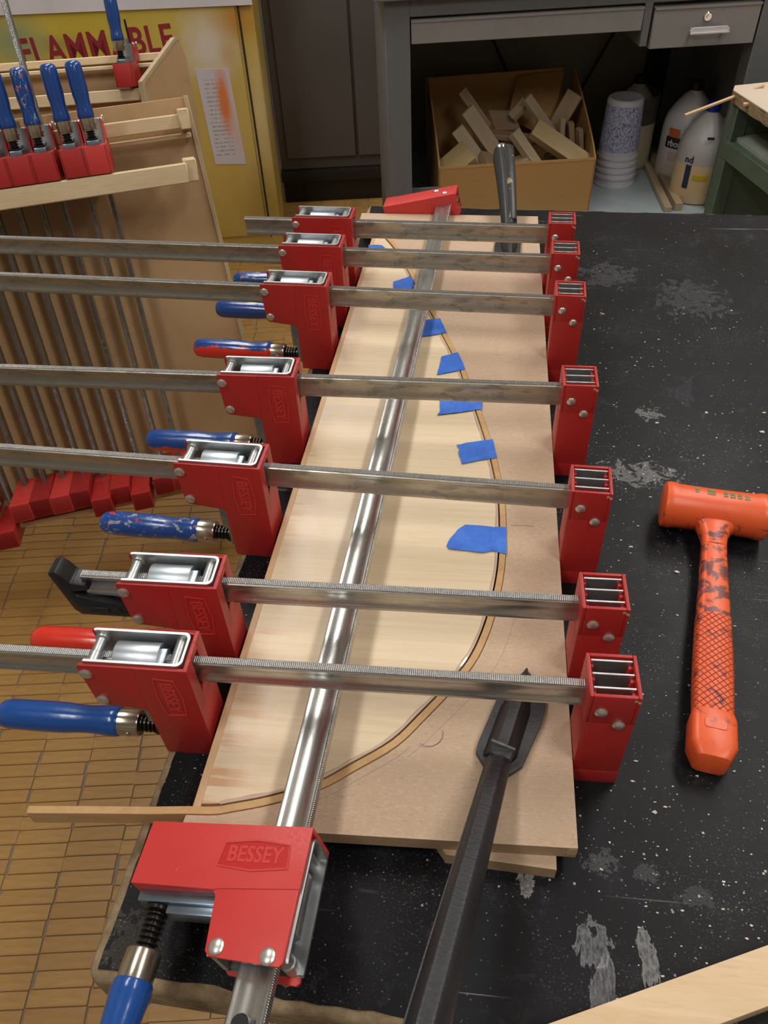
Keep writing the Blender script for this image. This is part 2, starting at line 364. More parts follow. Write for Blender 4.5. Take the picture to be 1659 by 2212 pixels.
# ------------------------------------------------------------------ mesh helpers (millimetres in, metres out)
class MB:
    def __init__(s): s.v = []; s.f = []
    def add(s, vs, fs, M=None):
        k = len(s.v)
        s.v += [tuple(M @ Vector(p)) if M else tuple(p) for p in vs]
        s.f += [tuple(i + k for i in f) for f in fs]
        return s
    def box(s, x0, x1, y0, y1, z0, z1, M=None):
        vs = [(x, y, z) for z in (z0, z1) for y in (y0, y1) for x in (x0, x1)]
        return s.add(vs, [(0, 2, 3, 1), (4, 5, 7, 6), (0, 1, 5, 4), (2, 6, 7, 3), (0, 4, 6, 2), (1, 3, 7, 5)], M)
    def prism(s, poly, ax, lo, hi, M=None):
        def q(a, b, t): return {'x': (t, a, b), 'y': (a, t, b), 'z': (a, b, t)}[ax]
        n_ = len(poly); vs = [q(a, b, lo) for a, b in poly] + [q(a, b, hi) for a, b in poly]
        return s.add(vs, [tuple(range(n_))[::-1], tuple(range(n_, 2 * n_))] + [(i, (i + 1) % n_, n_ + (i + 1) % n_, n_ + i) for i in range(n_)], M)
    def hexa(s, b, t):                 # 4 bottom + 4 top points
        return s.add(list(b) + list(t), [(3, 2, 1, 0), (4, 5, 6, 7), (0, 1, 5, 4), (1, 2, 6, 5), (2, 3, 7, 6), (3, 0, 4, 7)])
    def loft(s, rings, cap=True):
        k = len(rings[0]); vs = [p for r in rings for p in r]; fs = []
        for i in range(len(rings) - 1):
            for j in range(k):
                fs.append((i * k + j, i * k + (j + 1) % k, (i + 1) * k + (j + 1) % k, (i + 1) * k + j))
        if cap: fs += [tuple(range(k))[::-1], tuple((len(rings) - 1) * k + j for j in range(k))]
        return s.add(vs, fs)
    def lathe(s, o_, d, prof, n_=24, cap=True):      # prof: (t, r)
        o_ = Vector(o_); d = Vector(d).normalized()
        a = d.orthogonal().normalized(); b = d.cross(a)
        rings = [[tuple(o_ + d * t + (a * math.cos(2 * math.pi * j / n_) + b * math.sin(2 * math.pi * j / n_)) * r) for j in range(n_)] for t, r in prof]
        return s.loft(rings, cap)
    def cyl(s, p0, p1, r, n_=16, r1=None):
        p0 = Vector(p0); d = Vector(p1) - p0
        return s.lathe(p0, d, [(0, r), (d.length, r if r1 is None else r1)], n_)
    def build(s, name, mat, parent=None, bevel=0, seg=2, ang=35, smooth=True, xf=None):
        me = bpy.data.meshes.new(name)
        bm = bmesh.new()
        vv = [bm.verts.new(Vector(p) * .001) for p in s.v]
        for f in s.f:
            try: bm.faces.new([vv[i] for i in f])
            except ValueError: pass
        bmesh.ops.recalc_face_normals(bm, faces=bm.faces)
        if bevel:
            es = [e for e in bm.edges if len(e.link_faces) == 2 and e.calc_face_angle(0) > math.radians(ang)]
            bmesh.ops.bevel(bm, geom=es, offset=bevel * .001, segments=seg, affect='EDGES', profile=.6, clamp_overlap=True)
        bm.to_mesh(me); bm.free()
        if smooth:
            me.shade_smooth(); me.set_sharp_from_angle(angle=math.radians(38))
        if mat: me.materials.append(MT[mat])
        return link(name, me, parent, xf)

def link(name, me, parent=None, xf=None):
    o_ = bpy.data.objects.new(name, me); C.objects.link(o_)
    if parent is not None: o_.parent = parent
    if xf is not None: o_.matrix_local = xf
    return o_
def tag(o_, label=None, cat=None, group=None, kind=None):
    for k, v in (('label', label), ('category', cat), ('group', group), ('kind', kind)):
        if v: o_[k] = v
    return o_
def empty(name, label, cat, mat=None, group=None):
    o_ = bpy.data.objects.new(name, None); C.objects.link(o_); o_.empty_display_size = .02
    if mat is not None: o_.matrix_world = mat
    return tag(o_, label, cat, group)
def frame(x, y, z, psi=0, order=None):        # world matrix of a yawed frame with origin in bench millimetres
    m_ = Matrix.Rotation(math.radians(psi), 4, 'Z'); m_.translation = P(x, y, z); return m_
def axes(o_, ax, ay, az):
    m_ = Matrix((ax, ay, az)).transposed().to_4x4(); m_.translation = o_; return m_
def kids(o_): return KID.get(o_.name, [])
KID = {}
def index():
    KID.clear()
    for o_ in bpy.data.objects:
        if o_.parent: KID.setdefault(o_.parent.name, []).append(o_)
def copy_tree(o_, parent=None):
    c_ = o_.copy(); C.objects.link(c_)
    if parent is not None: c_.parent = parent
    for ch in list(kids(o_)): copy_tree(ch, c_)
    return c_
def text_mesh(txt, size, extrude=.0003, bold=0., sx=1., space=1.):
    cu = bpy.data.curves.new('t', 'FONT'); cu.body = txt; cu.size = size * .001; cu.extrude = extrude
    cu.offset = bold; cu.align_x = 'CENTER'; cu.align_y = 'CENTER'; cu.space_character = space; cu.resolution_u = 4
    t = bpy.data.objects.new('t', cu); C.objects.link(t)
    bpy.context.view_layer.update()
    me = bpy.data.meshes.new_from_object(t.evaluated_get(bpy.context.evaluated_depsgraph_get()))
    bpy.data.objects.remove(t); bpy.data.curves.remove(cu)
    for v in me.vertices: v.co.x *= sx
    return me
def smooth_poly(pts, k=6):
    out = []; p = [Vector(q) for q in pts]; p = [p[0] * 2 - p[1]] + p + [p[-1] * 2 - p[-2]]
    for i in range(1, len(p) - 2):
        for j in range(k):
            t = j / k; a, b, c_, d = p[i - 1:i + 3]
            out.append(.5 * ((2 * b) + (c_ - a) * t + (2 * a - 5 * b + 4 * c_ - d) * t * t + (3 * b - a - 3 * c_ + d) * t ** 3))
    out.append(p[-2]); return out

# ------------------------------------------------------------------ the room
FPSI = 8.0
def room_box(name, x0, x1, y0, y1, z0, z1, mat):
    m_ = MB().box(x0, x1, y0, y1, z0, z1); o_ = m_.build(name, mat, None, smooth=False)
    o_.matrix_world = Matrix.Rotation(math.radians(FPSI), 4, 'Z'); return tag(o_, kind='structure')
floor = room_box('floor', -2600, 3400, -2600, 4050, -60, -3, 'floor_grout')
room_box('wall_back', -2600, 3400, 4050, 4150, -60, 3150, 'wall_paint')
room_box('wall_front', -2600, 3400, -2700, -2600, -60, 3150, 'wall_paint')
room_box('wall_left', -2700, -2600, -2700, 4150, -60, 3150, 'wall_paint')
room_box('wall_right', 3400, 3500, -2700, 4150, -60, 3150, 'wall_paint')
room_box('ceiling', -2700, 3500, -2700, 4150, 3150, 3230, 'ceiling_tile')
# floor blocks, laid in straight columns
RF = Matrix.Rotation(math.radians(FPSI), 4, 'Z'); RFI = RF.inverted()
blk = [MB().box(-51.8 + d, 51.8 - d, -13.5, 13.5, -9, 0).build('block_seed', 'floor_block', None, .9, 1, smooth=False) for d in (0, .6, 1.3)]
bms = [b.data for b in blk]
for b in blk: bpy.data.objects.remove(b)
cells = []
for ix in range(-24, 8):
    off = random.uniform(-2, 2)
    for iy in range(-4, 132):
        x = ix * 104.6 + 30 + random.uniform(-3, 3); y = iy * 28.1 + off
        q = RF @ Vector((x * .001, y * .001, 0))
        pr = q - co.location; dep = pr.dot(fw)
        if dep < .2: continue
        px = 829.5 + FPX * pr.dot(rr) / dep; py = 1106 - FPX * pr.dot(uu) / dep
        if not (-700 < px < 1250 and 250 < py < 2700): continue
        hid = px > 560 and py > 760 or px > 330 and py > 1750 or px > 860 or px < -90 or py > 2260
        cells.append((hid, dep, x, y))
cells.sort()
rest = MB()
for i, (hid, dep, x, y) in enumerate(cells):
    z = random.uniform(-.5, .4)
    if i < 300 and not hid:
        o_ = bpy.data.objects.new('floor_block', random.choice(bms)); C.objects.link(o_); o_.parent = floor
        o_.location = (x * .001, y * .001, z * .001 - .0002)
    else:
        rest.box(x - 51.4, x + 51.4, y - 13.5, y + 13.5, -9, z - .2)
tag(rest.build('floor_blocks_far', 'floor_block', floor, smooth=False), kind='stuff')

# ceiling light fixtures
def ceiling_light(i, lx, ly):
    t = empty('ceiling_light', None, 'ceiling light', Matrix.Translation((lx, ly, CEIL)) @ Matrix.Rotation(math.radians(8), 4, 'Z'), 'fluorescent ceiling fixtures')
    t['label'] = 'long fluorescent fixture on the ceiling, ' + ('over the floor left of the bench', 'over the clamp rack', 'over the near end of the bench', 'over the far end of the bench', 'over the yellow cabinet', 'over the grey desk')[i]
    MB().box(-190, 190, -610, 610, -70, 0).build('housing', 'lamp_housing', t, 4, 1)
    MB().box(-170, 170, -575, 575, -85, -70).build('diffuser', 'lamp_diffuser', t, 3, 1)
for i, (lx, ly) in enumerate(LAMPS): ceiling_light(i, lx, ly)

# ------------------------------------------------------------------ workbench
TT = math.radians(-2.05); tu = (math.cos(TT), math.sin(TT)); tv = (-math.sin(TT), math.cos(TT))
bench = empty('workbench', 'black laminate workbench with a worn wooden edge, under all the clamps', 'workbench', frame(-289, 157, -HT, -2.05))
BL, BD = 1300, 1454
def rpoly(x0, x1, y0, y1, r):
    out = []
    for (cx_, cy_, a0) in ((x1 - r, y1 - r, 0), (x0 + r, y1 - r, 90), (x0 + r, y0 + r, 180), (x1 - r, y0 + r, 270)):
        for k in range(6):
            a = math.radians(a0 + k * 18); out.append((cx_ + r * math.cos(a), cy_ + r * math.sin(a)))
    return out
b_ = MB(); b_.prism(rpoly(0, BL, 0, BD, 14), 'z', HT - 44, HT - 1.2); b_.build('top_core', 'core_edge', bench, 7, 3)
lam = []
random.seed(3)
for (a, b) in (((9, 10), (BL - 7, 10)), ((BL - 7, 10), (BL - 7, BD - 7)), ((BL - 7, BD - 7), (8, BD - 7)), ((8, BD - 7), (9, 10))):
    ln = math.hypot(b[0] - a[0], b[1] - a[1]); k = int(ln / 14)
    for j in range(k):
        t = j / k; w_ = random.uniform(-1.6, 1.2) if j else 0
        nx, ny = (b[1] - a[1]) / ln, -(b[0] - a[0]) / ln
        lam.append((a[0] + (b[0] - a[0]) * t + nx * w_, a[1] + (b[1] - a[1]) * t + ny * w_))
lb = MB().prism(lam, 'z', HT - 1.3, HT).build('laminate', 'black_laminate', bench, smooth=False)
# laminate pattern is laid out in bench-top metres
lb.data.transform(Matrix.Translation((0, 0, -HT * .001)))
lb.location = (0, 0, HT * .001)
_m = Matrix.Rotation(TT, 4, 'Z'); _m.translation = Vector((-.289, .157, 0))
lb.data.transform(_m); lb.matrix_local = Matrix.Translation((0, 0, HT * .001)) @ _m.inverted()
MB().box(60, BL - 60, 60, 84, HT - 150, HT - 44).build('apron', 'core_edge', bench, 2, 1)
MB().box(60, BL - 60, BD - 84, BD - 60, HT - 150, HT - 44).build('apron', 'core_edge', bench, 2, 1)
for (lx, ly) in ((90, 84), (BL - 160, 84), (90, BD - 154), (BL - 160, BD - 154)):
    MB().box(lx, lx + 70, ly, ly + 70, 0, HT - 44).build('leg', 'core_edge', bench, 3, 1)

# ------------------------------------------------------------------ the form, the panel and the bent strip
CUR = [(-232, 283), (-207, 285), (-191, 289), (-158, 299), (-118, 316), (-90, 336), (-54, 364), (-28, 397), (0, 436), (18, 468), (31, 508), (40, 554), (45, 600), (46, 655), (44, 708), (38, 750), (33, 780), (23, 828), (11, 879), (-4, 930), (-13, 970), (-28, 1016), (-45, 1065), (-61, 1112), (-84, 1176), (-109, 1246), (-131, 1308), (-152, 1357), (-178, 1403), (-212, 1440), (-233, 1456)]
cs = [(p.x, p.y) for p in smooth_poly([(a, b, 0) for a, b in CUR], 4)]
def offs(pts, d):
    out = []
    for i, p in enumerate(pts):
        a = pts[max(0, i - 1)]; b = pts[min(len(pts) - 1, i + 1)]
        tx_, ty_ = b[0] - a[0], b[1] - a[1]; l = math.hypot(tx_, ty_)
        out.append((p[0] - ty_ / l * d, p[1] + tx_ / l * d))
    return out
form = empty('forming_board', 'tan fibreboard form with a curved cutout, on the black bench', 'board', frame(0, 0, 18, 0))
poly = [(-233, 274)] + [(105, 285)] + [(105, 1482), (-233, 1489), (-233, 1456.5)] + cs[::-1][1:]
fb = MB().prism(poly, 'z', 0, 18); ob = fb.build('board', 'mdf', form, smooth=False)
ob.data.materials.append(MT['mdf_edge'])
for p in ob.data.polygons:
    if abs(p.normal.z) < .5: p.material_index = 1
# chipped corner
rx = [(p, q) for p, q in ((101, 287), (97, 292), (103, 296))]
MB().hexa([(96, 283.5, 6), (105.8, 284.2, 6), (105.8, 296, 6), (101, 294, 6)], [(98, 284.4, 17.2), (105.2, 285, 16.2), (105.3, 301, 17.4), (101, 296, 18.8)]).build('chipped_corner', 'mdf_edge', form, .8, 1)
def line_strip(pts, w_, name, mat, parent, z, h=.12):
    l = offs(pts, w_ / 2); r_ = offs(pts, -w_ / 2)
    m_ = MB(); n_ = len(pts)
    rings = [[(l[i][0], l[i][1], z), (r_[i][0], r_[i][1], z), (r_[i][0], r_[i][1], z + h), (l[i][0], l[i][1], z + h)] for i in range(n_)]
    m_.loft(rings); return m_.build(name, mat, parent, smooth=False)
def arc(cx_, cy_, r, a0, a1, k=14, ry=None):
    return [(cx_ + r * math.cos(math.radians(a0 + (a1 - a0) * i / k)), cy_ + (ry or r) * math.sin(math.radians(a0 + (a1 - a0) * i / k))) for i in range(k + 1)]
line_strip(arc(-26, 380, 13, -125, 20), .7, 'pencil_mark', 'pencil', form, 18)
line_strip(arc(-28, 382, 16, -118, 5), .5, 'pencil_mark', 'pencil_light', form, 18)
line_strip([(51, 658), (64, 658.6), (78, 658)], .8, 'pencil_mark', 'pencil', form, 18)
ofc = offs(cs, -14)
line_strip([(a + 6 * math.sin(i / 9), b) for i, (a, b) in enumerate(ofc[24:46])], .45, 'pencil_mark', 'pencil_light', form, 18)
line_strip([(a, b) for i, (a, b) in enumerate(offs(cs, -8)[14:26])], .45, 'pencil_mark', 'pencil_light', form, 18)
riser = MB().prism([(-4, 277), (89, 273), (97, 1180), (-60, 1300), (-120, 1180), (-120, 420)], 'z', 0, 18)
ro = riser.build('riser_board', 'mdf', None, smooth=False, xf=Matrix.Translation(P(0, 0, 0)))
ro.data.materials.append(MT['mdf_edge'])
for p in ro.data.polygons:
    if abs(p.normal.z) < .5: p.material_index = 1
tag(ro, 'lower tan fibreboard riser peeking out under the form at its near end', 'board')
# veneer panel inside the curve
def lx_at(y): return -228 + (y - 293) * 24 / 942
inner = [p for p in offs(cs, 10.5) if p[0] > lx_at(p[1]) + 7.6 and p[1] > 288]
panel = empty('veneered_panel', 'cream veneered panel with orange finish stains, lying inside the curved form', 'panel', frame(0, 0, 18, 0))
lf = [(lx_at(y) + 7.2, y) for y in (inner[-1][1], inner[0][1])]
pp = inner + lf
MB().prism(pp, 'z', 0, 18.6).build('panel', 'veneer', panel, smooth=False)
y0, y1 = 290.5, lf[0][1] + 6
MB().prism([(lx_at(y0), y0), (lx_at(y0) + 7.2, y0), (lx_at(y1) + 7.2, y1), (lx_at(y1), y1)], 'z', 0, 19.2).build('edge_banding', 'maple', panel, .5, 1)
random.seed(5)
gq = [p for p in inner[3:-6]]
wv_ = [1.6 + 1.5 * abs(math.sin(i * .9) * math.sin(i * .37)) for i in range(len(gq))]
lft = [offs(gq, wv_[i])[i] for i in range(len(gq))]; rgt = offs(gq, -1.2)
rings = [[(rgt[i][0], rgt[i][1], 18.0), (rgt[i][0], rgt[i][1], 19.2), ((rgt[i][0] + lft[i][0]) / 2, (rgt[i][1] + lft[i][1]) / 2, 19.8), (lft[i][0], lft[i][1], 18.7), (lft[i][0], lft[i][1], 18.2)] for i in range(len(gq))]
MB().loft(rings).build('glue_squeeze_out', 'glue_squeeze', panel)
# bent strip: straight free end to the left, bent end inside the form
st = [(-374, 271), (-340, 273.9), (-300, 277.3), (-262, 280.4)] + [p for p in offs(cs, .6)]
st = st[:-4]
so = offs(st, 7.0)
rings = [[(st[i][0], st[i][1], 0), (so[i][0], so[i][1], 0), (so[i][0], so[i][1], 19.4), (st[i][0], st[i][1], 19.4)] for i in range(len(st))]
sb = MB().loft(rings).build('bent_edge_strip', 'bent_strip', None, .4, 1, smooth=False, xf=Matrix.Translation(P(0, 0, 18)))
tag(sb, 'long thin maple strip bent along the curve, its free end sticking out left', 'wood strip')
# ------------------------------------------------------------------ masking tape pieces
TAPES = [
 ([(-2, 653), (14, 653), (31, 652), (46, 653), (46, 610), (38, 612), (30, 614), (19, 610), (0, 612), (-19, 614), (-22, 618), (-18, 631), (-10, 645)], 'largest blue tape piece with a torn slanted corner, nearest to the near clamps'),
 ([(-19, 798), (5, 806), (28, 812), (34, 775), (12, 769), (-10, 761), (-13, 773), (-16, 783), (-14, 790)], 'squarish blue tape piece between the third and fourth clamp bars from the front'),
 ([(-46, 899), (12, 902), (13, 875), (5, 874), (-3, 871), (-25, 865), (-48, 859), (-44, 868), (-45, 880)], 'blue tape piece half hidden under the fourth clamp bar from the front'),
 ([(-50, 1000), (-38, 1006), (-26, 1013), (-13, 969), (-34, 961), (-54, 953), (-51, 975)], 'blue tape piece with a slanted torn left side just behind the fourth clamp bar'),
 ([(-84, 1100), (-70, 1104), (-58, 1107), (-45, 1066), (-64, 1059), (-84, 1052)], 'blue tape piece beside the long bar just in front of the fifth clamp bar'),
 ([(-144, 1220), (-130, 1230), (-118, 1240), (-109, 1225), (-108, 1205), (-110, 1188), (-140, 1183)], 'blue tape piece left of the long bar between the fifth and sixth bars'),
 ([(-203, 1352), (-190, 1353), (-178, 1352), (-159, 1325), (-168, 1322), (-178, 1338), (-199, 1325)], 'farthest blue tape piece, torn, near the far left tip of the panel')]
for pts, lab in TAPES:
    cx_ = sum(p[0] for p in pts) / len(pts); cy_ = sum(p[1] for p in pts) / len(pts)
    dense = []
    for i, p in enumerate(pts):
        q = pts[(i + 1) % len(pts)]; k = max(1, int(math.hypot(q[0] - p[0], q[1] - p[1]) / 6))
        for j in range(k):
            t = j / k; dense.append((p[0] + (q[0] - p[0]) * t - cx_ + random.uniform(-.35, .35), p[1] + (q[1] - p[1]) * t - cy_ + random.uniform(-.35, .35)))
    m_ = MB(); n_ = len(dense); vs = []; fs = []
    L_ = 5
    for k in range(L_):
        s_ = 1 - k / L_
        for (a, b) in dense: vs.append((a * s_, b * s_, .45 + (.55 * math.sin(a * s_ * .33 + b * s_ * .21) + .5 if k == 0 else .4 * math.sin(a * s_ * .5 + b * s_ * .3) + .3) * (1 if k else .6)))
    vs.append((0, 0, .5))
    for k in range(L_ - 1):
        for j in range(n_): fs.append((k * n_ + j, k * n_ + (j + 1) % n_, (k + 1) * n_ + (j + 1) % n_, (k + 1) * n_ + j))
    for j in range(n_): fs.append(((L_ - 1) * n_ + j, (L_ - 1) * n_ + (j + 1) % n_, L_ * n_))
    m_.add(vs, fs)
    o_ = m_.build('masking_tape', 'tape_blue', None, xf=Matrix.Translation(P(cx_, cy_, 37.6)))
    tag(o_, lab, 'tape', 'blue masking tape pieces on the curved panel')

# ------------------------------------------------------------------ parallel clamp (built once, copied)
# local frame: x=0 jaw face, x grows to the outside of the fixed jaw; z from jaw tip to top; y across
em_txt = text_mesh('BESSEY', 17.5, .0005, .00035, .86, 1.0)
bpy.data.meshes[em_txt.name].name = 'emblem_letters'
em_txt.materials.clear(); em_txt.materials.append(MT['red_plastic_bright'])
HEX = [(-30, -9.5), (0, -12.5), (30, -9.5), (28, 9.5), (0, 12.5), (-28, 9.5)]
def ring_mesh():
    m_ = MB(); o_ = HEX; i_ = [(a * .955, b * .88) for a, b in HEX]; k = 6
    vs = [(a, b, 0) for a, b in o_] + [(a, b, 0) for a, b in i_] + [(a, b, .7) for a, b in o_] + [(a, b, .7) for a, b in i_]
    fs = []
    for j in range(k):
        j2 = (j + 1) % k
        fs += [(j, j2, k + j2, k + j), (2 * k + j, 2 * k + j2, 3 * k + j2, 3 * k + j), (j, j2, 2 * k + j2, 2 * k + j), (k + j, k + j2, 3 * k + j2, 3 * k + j)]
    return m_.add(vs, fs)
TOP = 143.0
HEAD_PROF = [(-.5, 0), (-.5, 141), (-97, 141), (-99.5, 138.5), (-97.5, 100), (-96.5, 83), (-93, 79.5), (-55, 75), (-51.5, 72), (-49.5, 0)]
def rivets(par, pts, r, yy):
    for sgn in (-1, 1):
        for (x, z) in pts:
            MB().lathe((x, sgn * yy, z), (0, sgn, 0), [(0, r), (1.2, r), (2.2, r * .82), (2.9, r * .5), (3.1, .01)], 20).build('rivet', 'rivet_steel', par)
def make_fixed():
    m_ = MB()
    m_.box(0, 42, -21.5, 21.5, 0, 103)
    m_.box(0, 3.4, -21.5, 21.5, 102, TOP).box(38.6, 42, -21.5, 21.5, 102, TOP).box(3.3, 38.7, -21.5, -18.1, 102, TOP).box(3.3, 38.7, 18.1, 21.5, 102, TOP)
    m_.box(-.35, 42.35, -21.9, 21.9, -.0, 21)
    j = m_.build('fixed_jaw', 'red_plastic', None, 1.3, 2)
    for y in (-11.5, 2.0, 15.2):
        MB().box(3.8, 38.2, y - 1.0, y + 1.0, 104, TOP - 1.2).build('steel_plate', 'zinc', j, .3, 1)
        MB().box(3.3, 6.2, y - 4.5, y - 1.2, 104, TOP - 5).build('rib', 'red_plastic_bright', j, .4, 1)
        MB().box(34.8, 38.6, y - 5, y - 1.2, 104, TOP - 5).build('rib', 'red_plastic_bright', j, .4, 1)
    rivets(j, ((12, 120), (29, 102)), 5.4, 21.4)
    return j
def make_head():
    m_ = MB()
    for y0_, y1_ in ((-21, -18), (18, 21)): m_.prism(HEAD_PROF, 'y', y0_, y1_)
    # thicker jaw skin on the front part, with the seam
    m_.prism([(0, 0), (0, 141.8), (-47, 141.8), (-50, 78), (-51, 72), (-50, 0)], 'y', -21.8, -20.6)
    m_.prism([(0, 0), (0, 141.8), (-47, 141.8), (-50, 78), (-51, 72), (-50, 0)], 'y', 20.6, 21.8)
    m_.box(-50, 0, -21.7, 21.7, 0, 76)
    m_.box(-4, 0, -21.7, -7.5, 75, 141.8).box(-4, 0, 7.5, 21.7, 75, 141.8).box(-4, 0, -8, 8, 135, 141.8)
    m_.prism([(-8, 75.5), (8, 75.5), (8, 90), (1, 97), (-1, 97), (-8, 90)], 'x', -4, 0)
    h = m_.build('sliding_jaw', 'red_plastic', None, .9, 2)
    # zinc channel inside
    c_ = MB()
    def rr_(x0, x1, y0, y1, r):
        return rpoly(x0, x1, y0, y1, r)
    o_ = rr_(-98, -5.5, -17.9, 17.9, 6); i_ = rr_(-96, -7.7, -15.4, 15.4, 4.5); k = len(o_)
    vs = [(a, b, 80) for a, b in o_] + [(a, b, 80) for a, b in i_] + [(a, b, 143.6) for a, b in o_] + [(a, b, 143.6) for a, b in i_]; fs = []
    for j in range(k):
        j2 = (j + 1) % k
        if 6 <= j <= 16 and 6 <= j <= 16:      # open at the tail end
            if 8 <= j <= 15: continue
        fs += [(j, j2, k + j2, k + j), (2 * k + j, 2 * k + j2, 3 * k + j2, 3 * k + j), (j, j2, 2 * k + j2, 2 * k + j), (k + j, k + j2, 3 * k + j2, 3 * k + j)]
    c_.add(vs, fs); c_.box(-94, -8, -15.5, 15.5, 80, 84)
    ch = c_.build('channel', 'zinc', h)
    p1 = MB().cyl((-88.5, -17, 134), (-88.5, 17, 134), 5.2, 20); p1.lathe((-88.5, 11, 134), (0, 1, 0), [(0, 5.2), (1, 6.8), (6, 6.8)], 20)
    p1.lathe((-88.5, -17, 134), (0, 1, 0), [(0, 6.2), (13, 6.2), (14, 5.2)], 20); p1.build('roller_pin', 'zinc', h)
    MB().cyl((-15, -17, 134), (-15, 17, 134), 5.2, 20).build('roller_pin', 'zinc', h)
    q = [(15.2 * math.sin(math.radians(a)), 125 + 15.8 * math.cos(math.radians(a))) for a in range(-90, 91, 15)]
    q = [(-15.4, 106)] + q + [(15.2, 106)]
    b_ = MB(); b_.prism(q, 'x', -72, -31); b_.prism([(a, b) for a, b in ((-15.2, 106), (-15.2, 128), (-10, 136), (4, 137), (8, 132), (8, 106))], 'x', -31.2, -25)
    cb = b_.build('clutch_block', 'zinc_bright', h, .8, 2)
    rivets(h, ((-93.5, 129), (-90, 88)), 6.0, 20.9)
    # steel jaw carrier behind the jaw
    k_ = MB(); k_.box(-59, -49.6, -11, 11, 4, 74.5).box(-66, -58.9, -8, 8, 30, 74)
    k_.build('jaw_carrier', 'zinc_blue', h, 1.5, 2)
    for sgn in (-1, 1):
        if sgn < 0: mm = axes(Vector((-24, -21.8, 99)) * .001, Vector((0, 0, -1)), Vector((1, 0, 0)), Vector((0, -1, 0)))
        else: mm = axes(Vector((-24, 21.8, 99)) * .001, Vector((0, 0, 1)), Vector((1, 0, 0)), Vector((0, 1, 0)))
        e = ring_mesh().build('emblem', 'red_plastic_bright', h, xf=mm)
        t = bpy.data.objects.new('emblem_letters', em_txt); C.objects.link(t); t.parent = h; t.matrix_local = mm
    return h
def make_handle(mat, hoff=0, hs=1.):
    # origin at the jaw face; axis runs to -x at z=13
    s_ = MB(); prof = [(52 - hoff, 6), (60 - hoff, 6), (60 - hoff, 10.5), (62.5 - hoff, 10.5)] if hoff > -30 else [(52 - hoff, 6)]
    x = 64 - hoff
    while x < 84: prof += [(x, 6), (x + .9, 8.8), (x + 2, 8.8), (x + 2.9, 6)]; x += 4.2
    prof += [(95, 6)]
    s_.lathe((0, 0, 13), (-1, 0, 0), prof, 20)
    sp = s_.build('spindle', 'spindle_black', None)
    f_ = MB().lathe((0, 0, 13), (-1, 0, 0), [(80, 8), (80, 12.6), (81.5, 13.6), (104, 13.6), (104, 9)], 28)
    f_.lathe((-90, -12.9, 13), (0, -1, 0), [(0, 3), (1.4, 3), (2.2, 1.6), (2.3, .01)], 12)
    fe = f_.build('ferrule', 'ferrule_nickel', None)
    hp_ = [(0, 9), (0, 14.0), (1.5, 15), (8, 15.6), (18, 14.6), (31, 13.6), (44, 13.9), (55, 15), (70, 15.4), (98, 15.2), (115, 14.9), (122.5, 13.4), (127, 10), (128.6, 5), (128.6, .01)]
    h_ = MB().lathe((0, 0, 13), (-1, 0, 0), [(101 + t * hs, r) for t, r in hp_], 32)
    hd = h_.build('handle', mat, None)
    fe.parent = hd
    return sp, hd
fixed0 = make_fixed(); head0 = make_head()
PARTS = [fixed0, head0]
index()
def rail_part(par, x0, x1, old):
    w_, h_ = 4.75, 14.75; zc = 115.25
    web = [(2.5 + 1.75 * (abs(k) / 5) ** 2, k * 1.7) for k in range(-5, 6)]
    pr = [(-3.4, -h_), (3.4, -h_), (w_, -h_ + 1.6), (w_, -9.4)] + web + [(w_, 9.4), (w_, h_ - 1.6), (3.4, h_ - .4), (-3.4, h_ - .4), (-w_, h_ - 1.6), (-w_, 9.4)] + [(-a, b) for a, b in web[::-1]] + [(-w_, -9.4), (-w_, -h_ + 1.6)]
    m_ = MB().prism([(a, b + zc) for a, b in pr], 'x', x0, x1)
    r_ = m_.build('rail', {0: 'rail_steel_dirty', 1: 'rail_steel_old', 2: 'rail_steel_new'}[old], par)
    t_ = MB(); t_.prism([(-4.2, zc + h_ - 1.6), (4.2, zc + h_ - 1.6), (3.3, zc + h_), (-3.3, zc + h_)], 'x', x0 + 1, x1 - .5)
    t_.prism([(-4.2, zc - h_ + 1.6), (4.2, zc - h_ + 1.6), (3.3, zc - h_), (-3.3, zc - h_)], 'x', x0 + 1, x1 - .5)
    t_.build('rail_teeth', 'rail_teeth_new' if old == 2 else 'rail_teeth_old', r_, smooth=False)
    return r_
def clamp(label, mat4, opening, tail, hmat, rail=1, hoff=0, group=None, red_=None, jawz=0, clip=False, name='parallel_clamp', rhead=None, hs=1., hz=0):
    t = empty(name, label, 'clamp', mat4, group)
    f_ = copy_tree(fixed0, t); f_.location = (0, 0, jawz * .001)
    if rhead is None: rhead = 0
    hd = copy_tree(head0, t); hd.matrix_local = Matrix.Translation((-opening * .001, 0, 0)) @ Matrix.Rotation(rhead, 4, 'Z')
    if red_:
        for o_ in (f_, hd):
            o_.data = o_.data.copy(); o_.data.materials.clear(); o_.data.materials.append(MT[red_])
    rail_part(t, -tail, 2.5, rail)
    if hmat:
        sp, h_ = make_handle(hmat, hoff, hs)
        for o_ in (sp, h_):
            o_.parent = t; o_.matrix_local = Matrix.Translation((-(opening + hoff) * .001, 0, hz * .001))
    if clip:
        m_ = MB()
        m_.prism([(-400, 138), (-392, 140), (-386, 134), (-380, 124), (-368, 122), (-364, 116), (-382, 114), (-382, 108), (-356, 100), (-333, 96), (-333, 78), (-384, 78), (-390, 84)], 'y', -12, 12)
        m_.build('end_clip', 'black_plastic', t, 2, 2)
        MB().box(-392, -384, -8, 8, 106, 130).box(-376, -350, -13, 13, 84, 92).cyl((-348, -13, 90), (-348, 13, 90), 5, 14).build('clip_boss', 'black_plastic', t, .6, 1)
    return t
